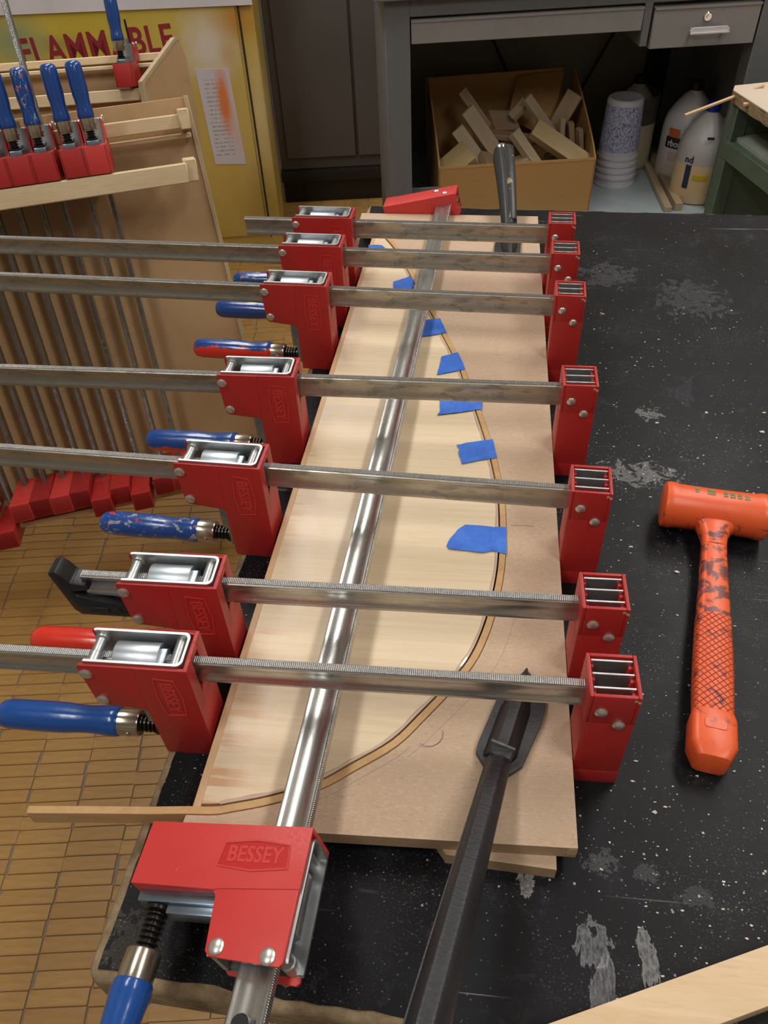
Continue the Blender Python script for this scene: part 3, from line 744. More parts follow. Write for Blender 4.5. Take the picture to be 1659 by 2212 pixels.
def span(fx, fy, mx, my):       # frame from fixed-jaw face centre to moving-jaw face centre
    d = Vector((fx - mx, fy - my, 0)); L_ = d.length; d.normalize()
    return axes(P(fx, fy, 0), d, Vector((0, 0, 1)).cross(d), Vector((0, 0, 1))), L_
G = 'red parallel clamps gripping the form from side to side'
ROWS = [  # fixed jaw (x,y), moving jaw (x,y), tail, handle, rail age, label, options
 ((105.5, 385.5), (-231, 381.5), 640, 'blue_handle_clean', 2, 'nearest crosswise red bar clamp, with a clean blue handle and shiny toothed bar', {}),
 ((105.5, 476), (-229, 473), 372, 'red_handle_paint', 2, 'second crosswise red clamp from the front, red handle, black end clip', dict(clip=True)),
 ((105.5, 627), (-224.5, 641), 930, 'blue_handle_worn', 1, 'third crosswise red clamp from the front, blue handle scuffed with pale paint flecks', {}),
 ((105.5, 811), (-220.5, 812), 930, 'blue_red_handle_low', 0, 'fourth crosswise red clamp from the front, blue handle with red underside', {}),
 ((106, 1020), (-215, 1034), 930, 'blue_red_handle', 0, 'fifth crosswise red clamp from the front, its handle mostly red over blue', {}),
 ((105.5, 1142), (-212.5, 1155), 930, 'blue_handle_paint', 0, 'sixth crosswise red clamp from the front, next to farthest, long bar running left', {}),
 ((105.5, 1242), (-210, 1254), 394 + 108, 'blue_handle_worn', 0, 'farthest crosswise red clamp, its bar ending just left of its jaw', {}),
]
for i, (fx, mv, tail, hm, rail, lab, kw) in enumerate(ROWS):
    mt, L_ = span(*fx, *mv)
    hoff = (0, 6, 0, -2, 2, 0, -4)[i]
    c_ = clamp(lab, mt, L_, tail, hm, rail, hoff, G, None, rhead=0, clip=False)
    if i == 1:
        m_ = MB(); q = 106
        m_.prism([(-400 - q, 138), (-392 - q, 141), (-386 - q, 134), (-381 - q, 125), (-368 - q, 123), (-364 - q, 116), (-384 - q, 112), (-381 - q, 106), (-356 - q, 98), (-330 - q, 94), (-330 - q, 76), (-384 - q, 76), (-390 - q, 84)], 'y', -11, 11)
        cl = m_.build('end_clip', 'black_plastic', c_, 2.2, 2)
        MB().box(-374 - q, -352 - q, -12, 12, 82, 90).cyl((-344 - q, -12, 86), (-344 - q, 12, 86), 5, 14).build('clip_boss', 'black_plastic', cl, .6, 1)
        for o_ in c_.children:
            if o_.name.startswith('rail'):
                bpy.data.objects.remove(o_.children[0]); bpy.data.objects.remove(o_); break
        rail_part(c_, -(372 + q), 2.5, 2)
# lengthwise clamp lying on its side on the panel
A0 = Vector((-128.5, 256, 73)); A1 = Vector((-74, 1485, 51))      # centre of the bar at the two jaw faces
ex = (A1 - A0).normalized(); roll = math.radians(12)
ez = Vector((1, 0, 0)) * math.cos(roll) + Vector((0, 0, 1)) * math.sin(roll)
ez = (ez - ex * ez.dot(ex)).normalized()
ey = ez.cross(ex)
org = A1 - ez * 115.25
mt = axes(P(*org), ex, ey, ez)
L_ = (A1 - A0).length
longc = clamp('red parallel clamp lying lengthwise on the panel, its long bar crossing under the others', mt, L_, L_ + 142, 'blue_handle_clean', 2, 11, None, 'red_plastic_bright', hz=6)  # brighter red has the sheen of the upturned face put into its colour
# raised bright field behind the lettering of the near head
for ch in longc.children:
    if ch.name.startswith('sliding_jaw'):
        mm = axes(Vector((-24, 21.85, 99)) * .001, Vector((0, 0, 1)), Vector((1, 0, 0)), Vector((0, 1, 0)))
        MB().prism([(a * .95, b * .86) for a, b in HEX], 'z', -.2, .15).build('emblem_field', 'emblem_red', ch, xf=mm)
    if ch.name.startswith('rail'):
        MB().cyl((-(L_ + 132), 0, 113.5), (-(L_ + 132), 7.5, 113.5), 6.5, 18).build('end_stop', 'black_plastic', ch, .6, 1)

# ------------------------------------------------------------------ black cast tools with spade feet
def cast_tool(label, fleck, AL=335, AR=84, ws=1.):
    t = empty('cast_iron_arm', label, 'clamp arm', None)
    # local: x across, y along (tip at +y), z up; origin at the neck on the board
    sp = MB()
    out = [(4, 116), (14, 106), (27, 94), (29, 76), (28, 58), (20, 14), (11, 3), (-11, 3), (-23, 16), (-23, 26), (-17, 74), (-12, 92), (-4, 104)]
    mid = [(x * .9, y) for x, y in out]
    sp.prism(out, 'z', 0, 7)
    sp.build('foot', 'cast_black', t, 1.2, 2)
    rg = MB()
    def sec(y, wl, wr, h, cx_): return [(cx_ - wl, y, 5), (cx_ - wl * .35, y, h), (cx_ + wr * .25, y, h), (cx_ + wr, y, 5)]
    rg.loft([sec(114, 2, 2, 12, 4), sec(104, 7, 7, 17, 4), sec(66, 16, 15, 20, 3), sec(20, 18, 14, 24, 1), sec(13, 17, 11, 25, 0)])
    rg.build('foot_ridge', 'cast_black', t, 1, 2)
    nk = MB(); nk.loft([[(-11, 15, 21), (11, 13, 21), (11, 17, 27), (-10, 20, 27)], [(-9.5, 6, 19), (9.5, 4, 19), (9.5, 7, 25.5), (-9.5, 9, 25.5)], [(-8, 2, 10), (8, 0, 10), (8, 3, 18), (-8, 4, 18)]])
    nk_ = nk.build('neck_lip', 'cast_black', t, 1, 1)
    MB().hexa([(-10.5, 18, 27), (11.5, 15, 27), (11.5, 18, 27), (-10.5, 21, 27)], [(-10, 17.6, 28.4), (11, 15, 28.4), (11, 17, 28.6), (-10, 19.8, 28.6)]).build('worn_highlight', 'worn_metal_highlight', nk_)  # bare metal edge with its highlight put in as a thin bright strip
    ar = MB(); rings = []
    for i in range(12):
        s_ = i / 11; y = 8 - s_ * AL; z = 19 + s_ * AR + 10 * math.sin(s_ * 3.14); w_ = (10.5 + 5.5 * s_) * ws; h_ = 7 + 7 * s_
        if s_ > .93: w_ *= .8; h_ *= .75
        rings.append([(-w_, y, z - h_), (-w_ * 1.02, y, z + h_ * .1), (-w_ * .66, y, z + h_ * .78), (-w_ * .45, y, z + h_), (w_ * .28, y, z + h_ * 1.02), (w_ * .55, y, z + h_ * .8), (w_, y, z - h_ * .1), (w_, y, z - h_)])
    ar.loft(rings)
    a_ = ar.build('arm', 'cast_black', t, 1.1, 2, 25)
    sm = MB()                        # raised seam along the left of the arm
    rg2 = []
    for i in range(12):
        s_ = i / 11; y = 6 - s_ * AL * .925; z = 19 + s_ * AR * .93 + 10 * math.sin(s_ * 2.92); w_ = (10.5 + 5.1 * s_) * ws; h_ = 7 + 6.5 * s_
        x = -w_ * 1.02
        rg2.append([(x - .8, y, z + h_ * .1 - 2), (x + 1.2, y, z + h_ * .1 - 2), (x + 1.6, y, z + h_ * .1 + 1.5), (x - .4, y, z + h_ * .1 + 1)])
    sm.loft(rg2); sm.build('casting_seam', 'cast_black', a_)
    if fleck:
        fl = MB(); fr = []
        for i in range(10):
            s_ = .04 + i / 9 * .90; y = 8 - s_ * AL; z = 19 + s_ * AR + 10 * math.sin(s_ * 3.14); w_ = (10.5 + 5.5 * s_) * ws; h_ = 7 + 7 * s_
            fr.append([(-w_ * 1.3, y, z - h_ * .8), (-w_ * .1, y, z - h_ * .8), (-w_ * .1, y, z + h_ * 1.12), (-w_ * .5, y, z + h_ * 1.2), (-w_ * 1.2, y, z + h_ * .9)])
        fl.loft(fr); fl.build('flecked_flange', 'cast_black_flecked', t, 1, 1, 25)
        ob_ = MB()
        for s_ in (0.97,):
            ob_.lathe((2, 8 - .94 * AL, 19 + .94 * AR + 12), (0, .3, 1), [(0, 9), (2, 9), (4, 7), (5, .01)], 20)
        ob_.build('worn_tip', 'chrome', a_)
        return t
    return t
near_tool = cast_tool('long black cast iron arm pointing at the camera, its spade foot on the form', False)
d2 = Vector((38, 352, 0)) - Vector((-11, 126, 0)); a2 = math.atan2(-d2.x, d2.y)
mm = Matrix.Rotation(a2, 4, 'Z'); mm.translation = P(37, 342, 36.2); near_tool.matrix_world = mm
far_tool = cast_tool('far black cast iron arm rising over the back edge of the bench', True, 235, 50, 1.15)
mm = Matrix.Rotation(math.radians(184), 4, 'Z') ; mm.translation = P(48, 1405, 36.2); far_tool.matrix_world = mm

# ------------------------------------------------------------------ dead blow hammer
ham = empty('dead_blow_hammer', 'orange rubber dead blow hammer lying on the black bench at right', 'hammer', None)
hd_ = Vector((352, 705, 0)) - Vector((232, 722, 0))
A = Vector((233, 713, 27)); B = Vector((352, 704, 27))
# local: x along the head, -y down the handle, origin at head centre on the bench
hm_ = MB().lathe((-60, 0, 28), (1, 0, 0), [(0, .01), (0, 24.5), (1.5, 27), (6, 28), (10, 28), (16, 26.6), (45, 26), (72, 26), (102, 26.6), (108, 28), (113, 28), (116, 27), (117.5, 24.5), (117.5, .01)], 36)
head_ = hm_.build('head', 'mallet_orange', ham)
sh = MB(); rings = []
def osec(y, w_, h_, zc=24, cx_=0, k=3.0):
    out = []
    for j in range(20):
        a = 2 * math.pi * j / 20; ca, sa = math.cos(a), math.sin(a)
        out.append((cx_ + w_ * math.copysign(abs(ca) ** (2 / k), ca), y, zc + h_ * math.copysign(abs(sa) ** (2 / k), sa)))
    return out
for y, w_, h_ in ((-2, 40, 14), (-14, 34, 15), (-22, 24, 14), (-32, 18, 13), (-44, 14.5, 12), (-60, 13.5, 11.5)): rings.append(osec(y, w_, h_))
sh.loft(rings); sh.build('socket', 'mallet_orange', ham)
gr = MB(); rings = []
for y, w_, h_ in ((-56, 13.4, 11.4), (-90, 14.2, 11.6), (-130, 15.6, 12), (-165, 17, 12.5)): rings.append(osec(y, w_, h_, 23, 0, 4))
gr.loft(rings); gr.build('shaft', 'mallet_orange', ham)
gr = MB(); rings = []
for y, w_, h_ in ((-164, 17.4, 12.9), (-200, 18.4, 13.2), (-240, 19, 13.4), (-286, 18.6, 13.4)): rings.append(osec(y, w_, h_, 23, 0, 4))
gr.loft(rings); gr.build('grip', 'mallet_grip', ham)
gr = MB(); gr.loft([osec(-282, 19.2, 13.6, 23, 0, 4), osec(-290, 21, 17.5, 20.5, 0, 5), osec(-318, 21.4, 18, 20, 0, 5), osec(-332, 15, 16, 19, 0, 5)])
gr.build('butt', 'mallet_orange', ham, .6, 1)
MB().prism(rpoly(-10, 10, -305, -294, 3), 'z', 37.4, 38.6).build('butt_panel', 'mallet_orange', ham, .4, 1)
lt = text_mesh('DEAD', 10.5, .0004, .0003, 1.15, 1.25); lt.materials.clear(); lt.materials.append(MT['mallet_mark'])
for k, (xx, s_) in enumerate(((-22, 1),)):
    pass
mk = MB(); random.seed(11)
for (x0, x1) in ((-28, -23), (-14, -5), (4, 9), (11, 17), (19, 25), (27, 33)):
    a0 = 58; 
    for sa, sb_ in ((74, 84), (86, 94)):
        rr2 = 26.35
        q = []
        for a in (sa, sb_):
            q.append((28 + rr2 * math.sin(math.radians(a)), rr2 * math.cos(math.radians(a))))
        mk.hexa([(x0, q[0][1], q[0][0] - .6), (x1, q[0][1], q[0][0] - .6), (x1, q[1][1], q[1][0] - .6), (x0, q[1][1], q[1][0] - .6)],
                [(x0 + random.uniform(0, 1), q[0][1], q[0][0] + .25), (x1, q[0][1], q[0][0] + .25), (x1 - random.uniform(0, 2), q[1][1], q[1][0] + .25), (x0, q[1][1], q[1][0] + .25)])
mk.build('worn_lettering', 'mallet_mark', ham, smooth=False)
ax_ = (Vector((352, 703, 0)) - Vector((232, 720, 0))).normalized()
hx = Vector((293, 712, 0)); tail_ = Vector((231, 372, 0)); down = (hx - tail_).normalized()
mm = Matrix.Rotation(math.atan2(-down.x, down.y), 4, 'Z')
ang = math.atan2(ax_.y, ax_.x)
mm.translation = P(hx.x - 1, hx.y - 5, 0); ham.matrix_world = mm
# the head sits a little skew on the handle
head_.matrix_local = Matrix.Rotation(ang - math.atan2(-down.x, down.y), 4, 'Z')
bpy.data.meshes.remove(lt)

# ------------------------------------------------------------------ beech stick at the lower right
a = Vector((60, 150, 0)); b = Vector((340, 265, 0)); d = (b - a).normalized(); nrm = Vector((-d.y, d.x, 0))
MB0 = MB(); w_ = 36
q = [a + nrm * 2, b + nrm * 2, b - nrm * (w_ - 2), a - nrm * (w_ - 2)]
MB0.prism([(p.x - 200, p.y - 190) for p in q], 'z', 0, 22)
o_ = MB0.build('beech_stick', 'beech', None, .8, 2, xf=Matrix.Translation(P(200, 190, 0)))
tag(o_, 'pale beech stick lying on the bench at the lower right corner', 'wood stick')

# ------------------------------------------------------------------ crumbs of wood and glue on the bench
random.seed(21); cr = MB()
for i in range(520):
    if i < 300: x, y = random.uniform(115, 420), random.uniform(120, 1250)
    elif i < 420: x, y = random.gauss(180, 50), random.gauss(300, 90)
    elif i < 480: x, y = random.gauss(170, 30), random.gauss(650, 160)
    else: x, y = random.uniform(-270, -235), random.uniform(320, 1000)
    if y < 130 or x < -275 or (x > -240 and x < 112): continue
    r_ = random.choice((.5, .6, .8, .9, 1.2)) * (2.2 if random.random() < .04 else 1); a = random.uniform(0, 6.28); st_ = random.uniform(1, 2.3)
    pts = [(x + r_ * st_ * math.cos(a + t) * random.uniform(.6, 1), y + r_ * math.sin(a + t) * random.uniform(.6, 1), 0) for t in (0, 1.4, 2.9, 4.4)]
    cr.hexa(pts, [(p[0], p[1], r_ * random.uniform(.3, .9)) for p in pts])
o_ = cr.build('wood_crumbs', 'wood_crumb', None, smooth=False, xf=Matrix.Translation(P(0, 0, 0)))
tag(o_, 'pale wood crumbs and glue flakes scattered over the black bench top', 'debris', None, 'stuff')

# ------------------------------------------------------------------ clamp rack (front face leaning back)
def lean(ox, oy, oz, psi, al):
    p_, a_ = math.radians(psi), math.radians(al)
    U = Vector((math.cos(p_), math.sin(p_), 0)); W = Vector((-math.sin(p_), math.cos(p_), 0)); Z = Vector((0, 0, 1))
    return axes(P(ox, oy, oz), U, W * math.cos(a_) - Z * math.sin(a_), Z * math.cos(a_) + W * math.sin(a_))
RM = lean(-717, 1478, 115, 22, 16)
rack = empty('clamp_rack', 'plywood clamp rack on the floor at left, holding a row of hanging red clamps', 'rack', RM)
def rbox(name, x0, x1, y0, y1, z0, z1, mat='rack_rail_wood', bev=2): return MB().box(x0, x1, y0, y1, z0, z1).build(name, mat, rack, bev, 1)
MB().prism([(-900, -700), (192, -700), (196, -430), (190, -190), (178, 112), (-900, 112)], 'y', 176, 188).build('back_panel', 'rack_panel_ply', rack, 1, 1)
MB().prism([(172, 114), (181, 114), (193, -190), (200, -430), (196, -700), (187, -700), (190, -430), (184, -190)], 'y', 168, 190).build('panel_edge', 'ply_edge', rack, .8, 1)
rbox('front_rail', -900, 146, 1, 24, -37, -1)
rbox('rail_end_block', 140, 166, 22, 80, -38, 4)
rbox('rear_rail', -900, 168, 118, 140, 56, 83)
rbox('rail_end_block', 152, 174, 100, 170, 54, 92)
rbox('slot_rail', -900, 172, 146, 168, 36, 46)
rbox('bottom_shelf', -900, 190, 30, 176, -712, -700, 'rack_panel_ply', 1)
def vpost(x, y, ztop, w_=28):          # upright leg from the rack down to the floor
    q = RM @ (Vector((x, y, ztop)) * .001); h = q.z * 1000
    o_ = MB().box(-w_ / 2, w_ / 2, -w_ / 2, w_ / 2, 0, h).build('leg', 'ply_edge', None, 1, 1)
    o_.parent = rack; o_.matrix_local = RM.inverted() @ (Matrix.Translation((q.x, q.y, 0)) @ Matrix.Rotation(math.radians(22), 4, 'Z')); return o_
for x in (-860, 150): vpost(x, 206, -560); vpost(x, 400, -100)
for x in (-860, 150): MB().box(x - 12, x + 12, 195, 410, -330, -300).build('brace', 'ply_edge', rack, 1, 1)
def hang(x, yoff, face, length, hm, lab, tail_extra=14, r_='red_plastic', rail=0, M0=RM, grp='clamps hanging in the front of the plywood rack', hoff=-4, low=0):
    ax, ay, az = [M0.to_3x3() @ Vector(v) for v in ((0, 0, -1), (1, 0, 0), (0, 1, 0))]
    ay = az.cross(ax)
    c_ = clamp(lab, axes(M0 @ (Vector((x, yoff, face - length)) * .001), ax, ay, az), length, length + 100 + tail_extra, hm, rail, hoff, grp, r_, hs=.74)
    return c_
REDS = ['red_plastic', 'red_plastic_bright', 'red_plastic_dark']
HL = [
 (-17, 0, 1, 646, 'blue_handle_paint', 'rightmost clamp hanging on the front rail of the plywood rack', 6, 1),
 (-61, 0, 1, 648, 'blue_handle_paint', 'second clamp from the right on the front rail of the rack', 6, 0),
 (-114, -44, 1, 664, 'blue_handle_worn', 'third clamp from the right on the rack, tall bar rising above its jaw', 760, 0),
 (-158, 0, 1, 650, 'blue_handle_paint', 'fourth clamp from the right on the front rail of the rack', 6, 0),
 (-202, -40, 1, 660, 'blue_handle_paint', 'fifth clamp from the right on the rack, cut by the left frame edge', 6, 0),
 (-246, 0, 1, 640, 'blue_handle_paint', 'sixth bar from the right on the rack, lower jaw dark red', 6, 2),
 (-290, 0, 1, 642, 'blue_handle_paint', 'seventh bar from the right on the rack, over a bright red lower jaw', 6, 1),
 (-334, 0, 1, 640, 'blue_handle_paint', 'eighth bar from the right on the rack, lower jaw a darker red', 6, 2),
 (-378, 0, 1, 642, 'blue_handle_paint', 'ninth bar from the right on the rack, lower jaw bright red', 6, 1),
 (-422, -44, 1, 690, 'blue_handle_paint', 'tenth bar from the right on the rack, lower jaw jutting forward and low', 6, 0),
 (-466, 0, 1, 645, 'blue_handle_paint', 'leftmost bar on the rack, lower jaw cut by the left frame edge', 6, 2)]
for i, (x, yo, z, ln, hm, lab, te, rc) in enumerate(HL):
    c_ = hang(x, 0, z, ln, hm, lab, te, REDS[rc], 2 if te > 100 else 0)
    if yo:                                # a longer-reach lower jaw: its tip sticks out further
        for ch in c_.children:
            if ch.name.startswith('fixed_jaw'): ch.location = (0, 0, yo * .001 * .55)
# back part of the rack with one clamp
BM = lean(-895, 2029, 103, 12, 16)
back = empty('back_rack', 'second plywood rack section behind the first, with a pointed side panel', 'rack', BM)
def bbox(name, x0, x1, y0, y1, z0, z1, mat='rack_rail_wood', bev=2): return MB().box(x0, x1, y0, y1, z0, z1).build(name, mat, back, bev, 1)
bbox('top_rail', -900, 98, 110, 130, 56, 74); bbox('slot_rail', -900, 80, 88, 104, 42, 52)
bbox('front_rail', -900, 42, 0, 22, -30, -3); bbox('back_panel', -900, 98, 132, 142, -600, 58, 'rack_panel_ply', 1)
bbox('lower_panel', -900, 44, 24, 34, -600, -28, 'rack_panel_ply', 1)
SM = Matrix.Translation((.046, -.004, 0)) @ Matrix.Rotation(math.radians(-32), 4, 'Z')
MB().prism([(0, -880), (0, 8), (148, 100), (160, 100), (178, 60), (186, -60), (190, -880)], 'x', 0, 12).build('side_panel', 'rack_panel_ply', back, 0, xf=SM)
MB().prism([(-3, -880), (-3, 10), (146, 104), (162, 104), (162, 98), (149, 97), (5, 5), (5, -880)], 'x', -1, 13).build('panel_edge', 'ply_edge', back, 0, xf=SM)
hang(16, -22, 1, 640, 'blue_handle_paint', 'single red clamp hanging alone on the back rack section, blue handle up', 6, M0=BM, grp=None)

def zf(z): return z + HT
# ------------------------------------------------------------------ flammables cabinet
QX, QY, QPSI = -797.7, 3006.1 * 1.0, 12
cab = empty('flammables_cabinet', 'tall yellow steel cabinet sprayed with white and orange paint, behind the rack', 'cabinet', frame(QX, QY, 0, QPSI))
CT = 900
MB().box(-1060, 0, 3, 460, -HT + 10, CT).build('body', 'cabinet_yellow', cab, 3, 1)
MB().box(-1060, -60, -3, 3.5, -HT + 70, CT - 30).build('door', 'cabinet_yellow', cab, 2, 1)
MB().box(-52, -46, -1.5, 3.5, -HT + 60, CT - 20).build('door_seam', 'dark_inside', cab)
MB().box(-1060, -2, 1, 459, -HT, -HT + 12).build('plinth', 'black_rubber', cab, 1, 1)
cl = cab.children
tm = text_mesh('FLAMMABLE', 116, .0005, .0024, .80, 1.06); tm.materials.clear(); tm.materials.append(MT['letter_red'])
lo_ = link('lettering', tm, cab, axes(Vector((-.541, -.0036, -.024)), Vector((1, 0, .028)).normalized(), Vector((-.028, 0, 1)).normalized(), Vector((0, -1, 0))))
lo_['label'] = 'dark red painted word reading FLAMMABLE'
MB().prism([(-1060, 92), (-575, 80), (2, 66), (2, CT), (-1060, CT)], 'y', -9, -3.2).build('white_upper_board', 'cabinet_white', cab, 1, 1)
MB().box(-430, -424, -4.4, -3.2, -60, 50).build('drip', 'black_rubber', cab)
pm = MB().prism([(-227, -112), (-112, -120), (-102, -448), (-217, -440)], 'y', -4.6, -3.6)
po = pm.build('notice_sheet', 'paper_print', None, smooth=False); po.matrix_world = frame(QX, QY, 0, QPSI)
tag(po, 'white printed sheet with orange spray paint, taped to the yellow cabinet', 'paper')
# ------------------------------------------------------------------ dark cabinet in the recess
dk = empty('dark_cabinet', 'dark steel cabinet in the shadowy gap between yellow cabinet and grey desk', 'cabinet', frame(-880, 3440, -HT, FPSI))
MB().box(0, 640, 20, 250, 140, 2100).build('body', 'dark_cabinet_paint', dk, 3, 1)
MB().box(30, 330, 8, 20, 190, 2060).build('door', 'dark_cabinet_paint', dk, 3, 1); MB().box(338, 620, 8, 20, 190, 2060).build('door', 'dark_cabinet_paint', dk, 3, 1)
MB().box(-5, 650, -12, 250, 96, 140).build('base_ledge', 'black_rubber', dk, 4, 2); MB().box(0, 645, 10, 250, 0, 96).build('plinth', 'black_rubber', dk, 4, 2)

# ------------------------------------------------------------------ grey steel desk
KX, KY, KPSI = -270.8, 2268.6, 9.5
KF = frame(KX, KY, 0, KPSI)
desk = empty('steel_desk', 'grey steel workshop desk with two drawers and a lower shelf, behind the bench', 'desk', frame(KX, KY, -HT, KPSI))
def kb(name, x0, x1, y0, y1, z0, z1, mat='desk_grey', bev=1.5, par=None):
    return MB().box(x0, x1, y0, y1, zf(z0), zf(z1)).build(name, mat, par or desk, bev, 1)
DW = 1160
kb('top', -25, DW, -25, 640, 228, 262, 'desk_grey'); kb('apron', 66, DW - 70, 0, 22, 186, 228)
kb('leg', 3, 67, 0, 60, -HT, 228); kb('leg', DW - 190, DW - 120, 0, 60, -HT, 228)
kb('leg', 3, 67, 580, 640, -HT, 228); kb('leg', DW - 190, DW - 120, 580, 640, -HT, 228)
kb('divider', 664, 684, -1, 330, 88, 190)
dr = kb('wide_drawer', 70, 662, -4, 400, 126, 180, 'desk_grey_drawer')
kb('drawer_rim', 70, 662, -6, -3, 174, 180, 'desk_grey_drawer', .5, dr)
d2_ = kb('lock_drawer', 690, 963, -5, 400, 82, 176, 'desk_grey_drawer')
kb('drawer_rim', 690, 963, -8, -4, 170, 176, 'desk_grey_drawer', .5, d2_)
m_ = MB().prism([(782, zf(124)), (788, zf(116)), (880, zf(116)), (887, zf(124)), (878, zf(131)), (791, zf(131))], 'y', -24, -20)
m_.box(790, 797, -22, -4, zf(118), zf(126)).box(872, 879, -22, -4, zf(118), zf(126)); m_.box(784, 885, -28, -20, zf(115), zf(120))
m_.build('pull', 'pull_grey', d2_, 1, 1)
MB().lathe((828, -4, zf(150)), (0, -1, 0), [(0, 11), (4, 11), (6, 9), (6, 4), (9, 4), (9, .01)], 20).build('lock', 'chrome', d2_)
kb('lower_shelf', 20, DW - 130, 4, 640, -404, -380, 'desk_shelf_blue'); kb('shelf_lip', 20, DW - 130, -2, 4, -404, -372, 'desk_shelf_blue')
kb('end_panel', 3, 9, 58, 582, -404, 228, 'desk_grey'); kb('back_sheet', 20, DW + 300, 636, 642, -380, 186, 'cream_panel'); kb('end_panel', DW - 122, DW - 115, 20, 636, -380, 186)
kb('end_gusset', 68, 150, 60, 66, -380, -270, 'desk_grey')
kb('wide_post', 905, 960, 560, 620, -380, 186, 'black_rubber')
def rod(name, x0, z0_, x1, z1_, yy, r, mat='black_rubber'): MB().cyl((x0, yy, zf(z0_)), (x1, yy, zf(z1_)), r, 10).build(name, mat, desk)
rod('brace_rod', 330, 70, 470, -190, 610, 4); rod('brace_rod', 820, 60, 640, -300, 600, 4.5)
# ------------------------------------------------------------------ cardboard box of scraps
DF = lambda x, y, z: P(KX, KY, z) + Matrix.Rotation(math.radians(KPSI), 3, 'Z') @ Vector((x * .001, y * .001, 0))
box = empty('cardboard_box', 'open brown cardboard box full of wood scraps under the grey desk', 'box', axes(DF(0, 0, -380), *[Matrix.Rotation(math.radians(KPSI), 3, 'Z') @ Vector(v) for v in ((1, 0, 0), (0, 1, 0), (0, 0, 1))]))
bx0, bx1, by0, by1 = 150, 614, 62, 400
def wallp(name, pts, th):         # quad panel with thickness
    return MB().hexa(pts, [(p[0] + th[0], p[1] + th[1], p[2] + th[2]) for p in pts]).build(name, 'cardboard', box, .8, 1)
MB().box(bx0, bx1, by0, by1, 0, 5).build('bottom', 'cardboard', box)
wallp('front_wall', [(bx0, by0, 0), (bx1, by0, 0), (bx1, by0, 166), (bx0, by0, 166)], (0, 5, 0))
wallp('fold_line', [(bx0 + 2, by0 - .6, 158), (bx1 - 2, by0 - .6, 158), (bx1 - 2, by0 - .6, 163), (bx0 + 2, by0 - .6, 163)], (0, 1, 0))
wallp('back_wall', [(bx0, by1, 0), (bx1 - 10, by1, 0), (bx1 - 40, by1 + 10, 312), (bx0 - 6, by1 + 10, 306)], (0, 5, 0))
def side(name, x, dx):
    n_ = 9; poly_ = [(by0, 0)] + [(by1, 0)]
    top_ = [(by1 + 10 - (by1 + 10 - by0) * t, 166 + (310 - 166) * (1 - t) ** .8 if t < 1 else 166) for t in [k / n_ for k in range(n_ + 1)]]
    m_ = MB().prism(poly_ + top_, 'x', 0, 5); o_ = m_.build(name, 'cardboard', box, .6, 1); o_.location = (x * .001, 0, 0)
side('side_wall', bx0, 0); side('side_wall', bx1 - 5, 0)
wallp('inner_flap', [(430, by1 - 2, 300), (575, by1 - 4, 306), (520, by1 - 130, 150), (395, by1 - 70, 200)], (3, 4, 0))
def scrap(x, y, z, l, w_, t_, rx_, ry_, rz_, mat, lab):
    m_ = MB().box(-l / 2, l / 2, -w_ / 2, w_ / 2, -t_ / 2, t_ / 2)
    rm = (Matrix.Rotation(math.radians(KPSI), 4, 'Z') @ Matrix.Rotation(math.radians(rz_), 4, 'Z') @ Matrix.Rotation(math.radians(ry_), 4, 'Y') @ Matrix.Rotation(math.radians(rx_), 4, 'X'))
    rm.translation = DF(x, y, z - 380)
    o_ = m_.build('wood_scrap', mat, None, 1, 1, xf=rm)
    tag(o_, lab, 'wood scrap', 'wood scraps in the cardboard box')
S_ = [
 (222, 128, 138, 95, 85, 70, 20, -35, 10, 'scrap_yellow', 'square yellowish block in the front left corner of the box'),
 (262, 170, 170, 150, 40, 16, 60, 50, -20, 'scrap_pale', 'thin pale slat leaning behind the yellowish block in the box'),
 (310, 190, 190, 210, 44, 20, 55, 52, -14, 'scrap_pale', 'long pale slat leaning left of the black arm in the box'),
 (290, 260, 240, 170, 30, 14, 55, 52, -10, 'scrap_brown', 'slat with the highest left tip in the box'),
 (372, 270, 210, 90, 75, 18, 30, 10, 20, 'scrap_brown', 'brown rounded offcut in the middle of the box'),
 (415, 260, 246, 62, 26, 20, 20, -45, 10, 'scrap_pale', 'short pale block standing tilted in the middle of the box'),
 (418, 210, 182, 190, 30, 16, 10, 8, -4, 'scrap_brown', 'reddish brown stick lying level across the scraps'),
 (430, 130, 160, 160, 34, 22, 20, 48, -28, 'scrap_pale', 'pale stick poking over the front wall of the box'),
 (520, 132, 178, 190, 52, 30, 40, 30, -18, 'scrap_yellow', 'thick tan offcut with a pale end, front right in the box'),
 (480, 225, 226, 160, 30, 16, 40, 50, -12, 'scrap_pale', 'pale slat sloping down right behind the tan offcut'),
 (556, 255, 236, 110, 50, 16, 50, -62, 5, 'scrap_brown', 'brown offcut leaning on the right wall of the box'),
 (540, 200, 190, 90, 18, 14, 0, 85, 0, 'scrap_pale', 'narrow pale stick standing upright in the right of the box'),
 (568, 190, 178, 95, 24, 16, 0, 80, 0, 'scrap_brown', 'upright brownish stick at the right wall of the box'),
 (590, 170, 170, 90, 22, 14, 0, 78, 20, 'scrap_brown', 'rightmost dark stick in the box'),
 (340, 160, 130, 120, 60, 20, 30, 20, 30, 'scrap_brown', 'brown board low at the front of the box'),
 (395, 140, 128, 90, 50, 30, 10, -25, -20, 'scrap_pale', 'pale block low behind the front wall right of the black arm')]
for a in S_: scrap(*a)
fill = MB(); random.seed(4)
for i in range(46):
    x, y, z = random.uniform(185, 580), random.uniform(95, 360), random.uniform(20, 110)
    rm = Matrix.Rotation(random.uniform(0, 3), 4, 'Z') @ Matrix.Rotation(random.uniform(-.5, .5), 4, 'Y'); rm.translation = Vector((x, y, z))
    l = random.uniform(25, 45); fill.box(-l, l, -12, 12, -7, 7, rm)
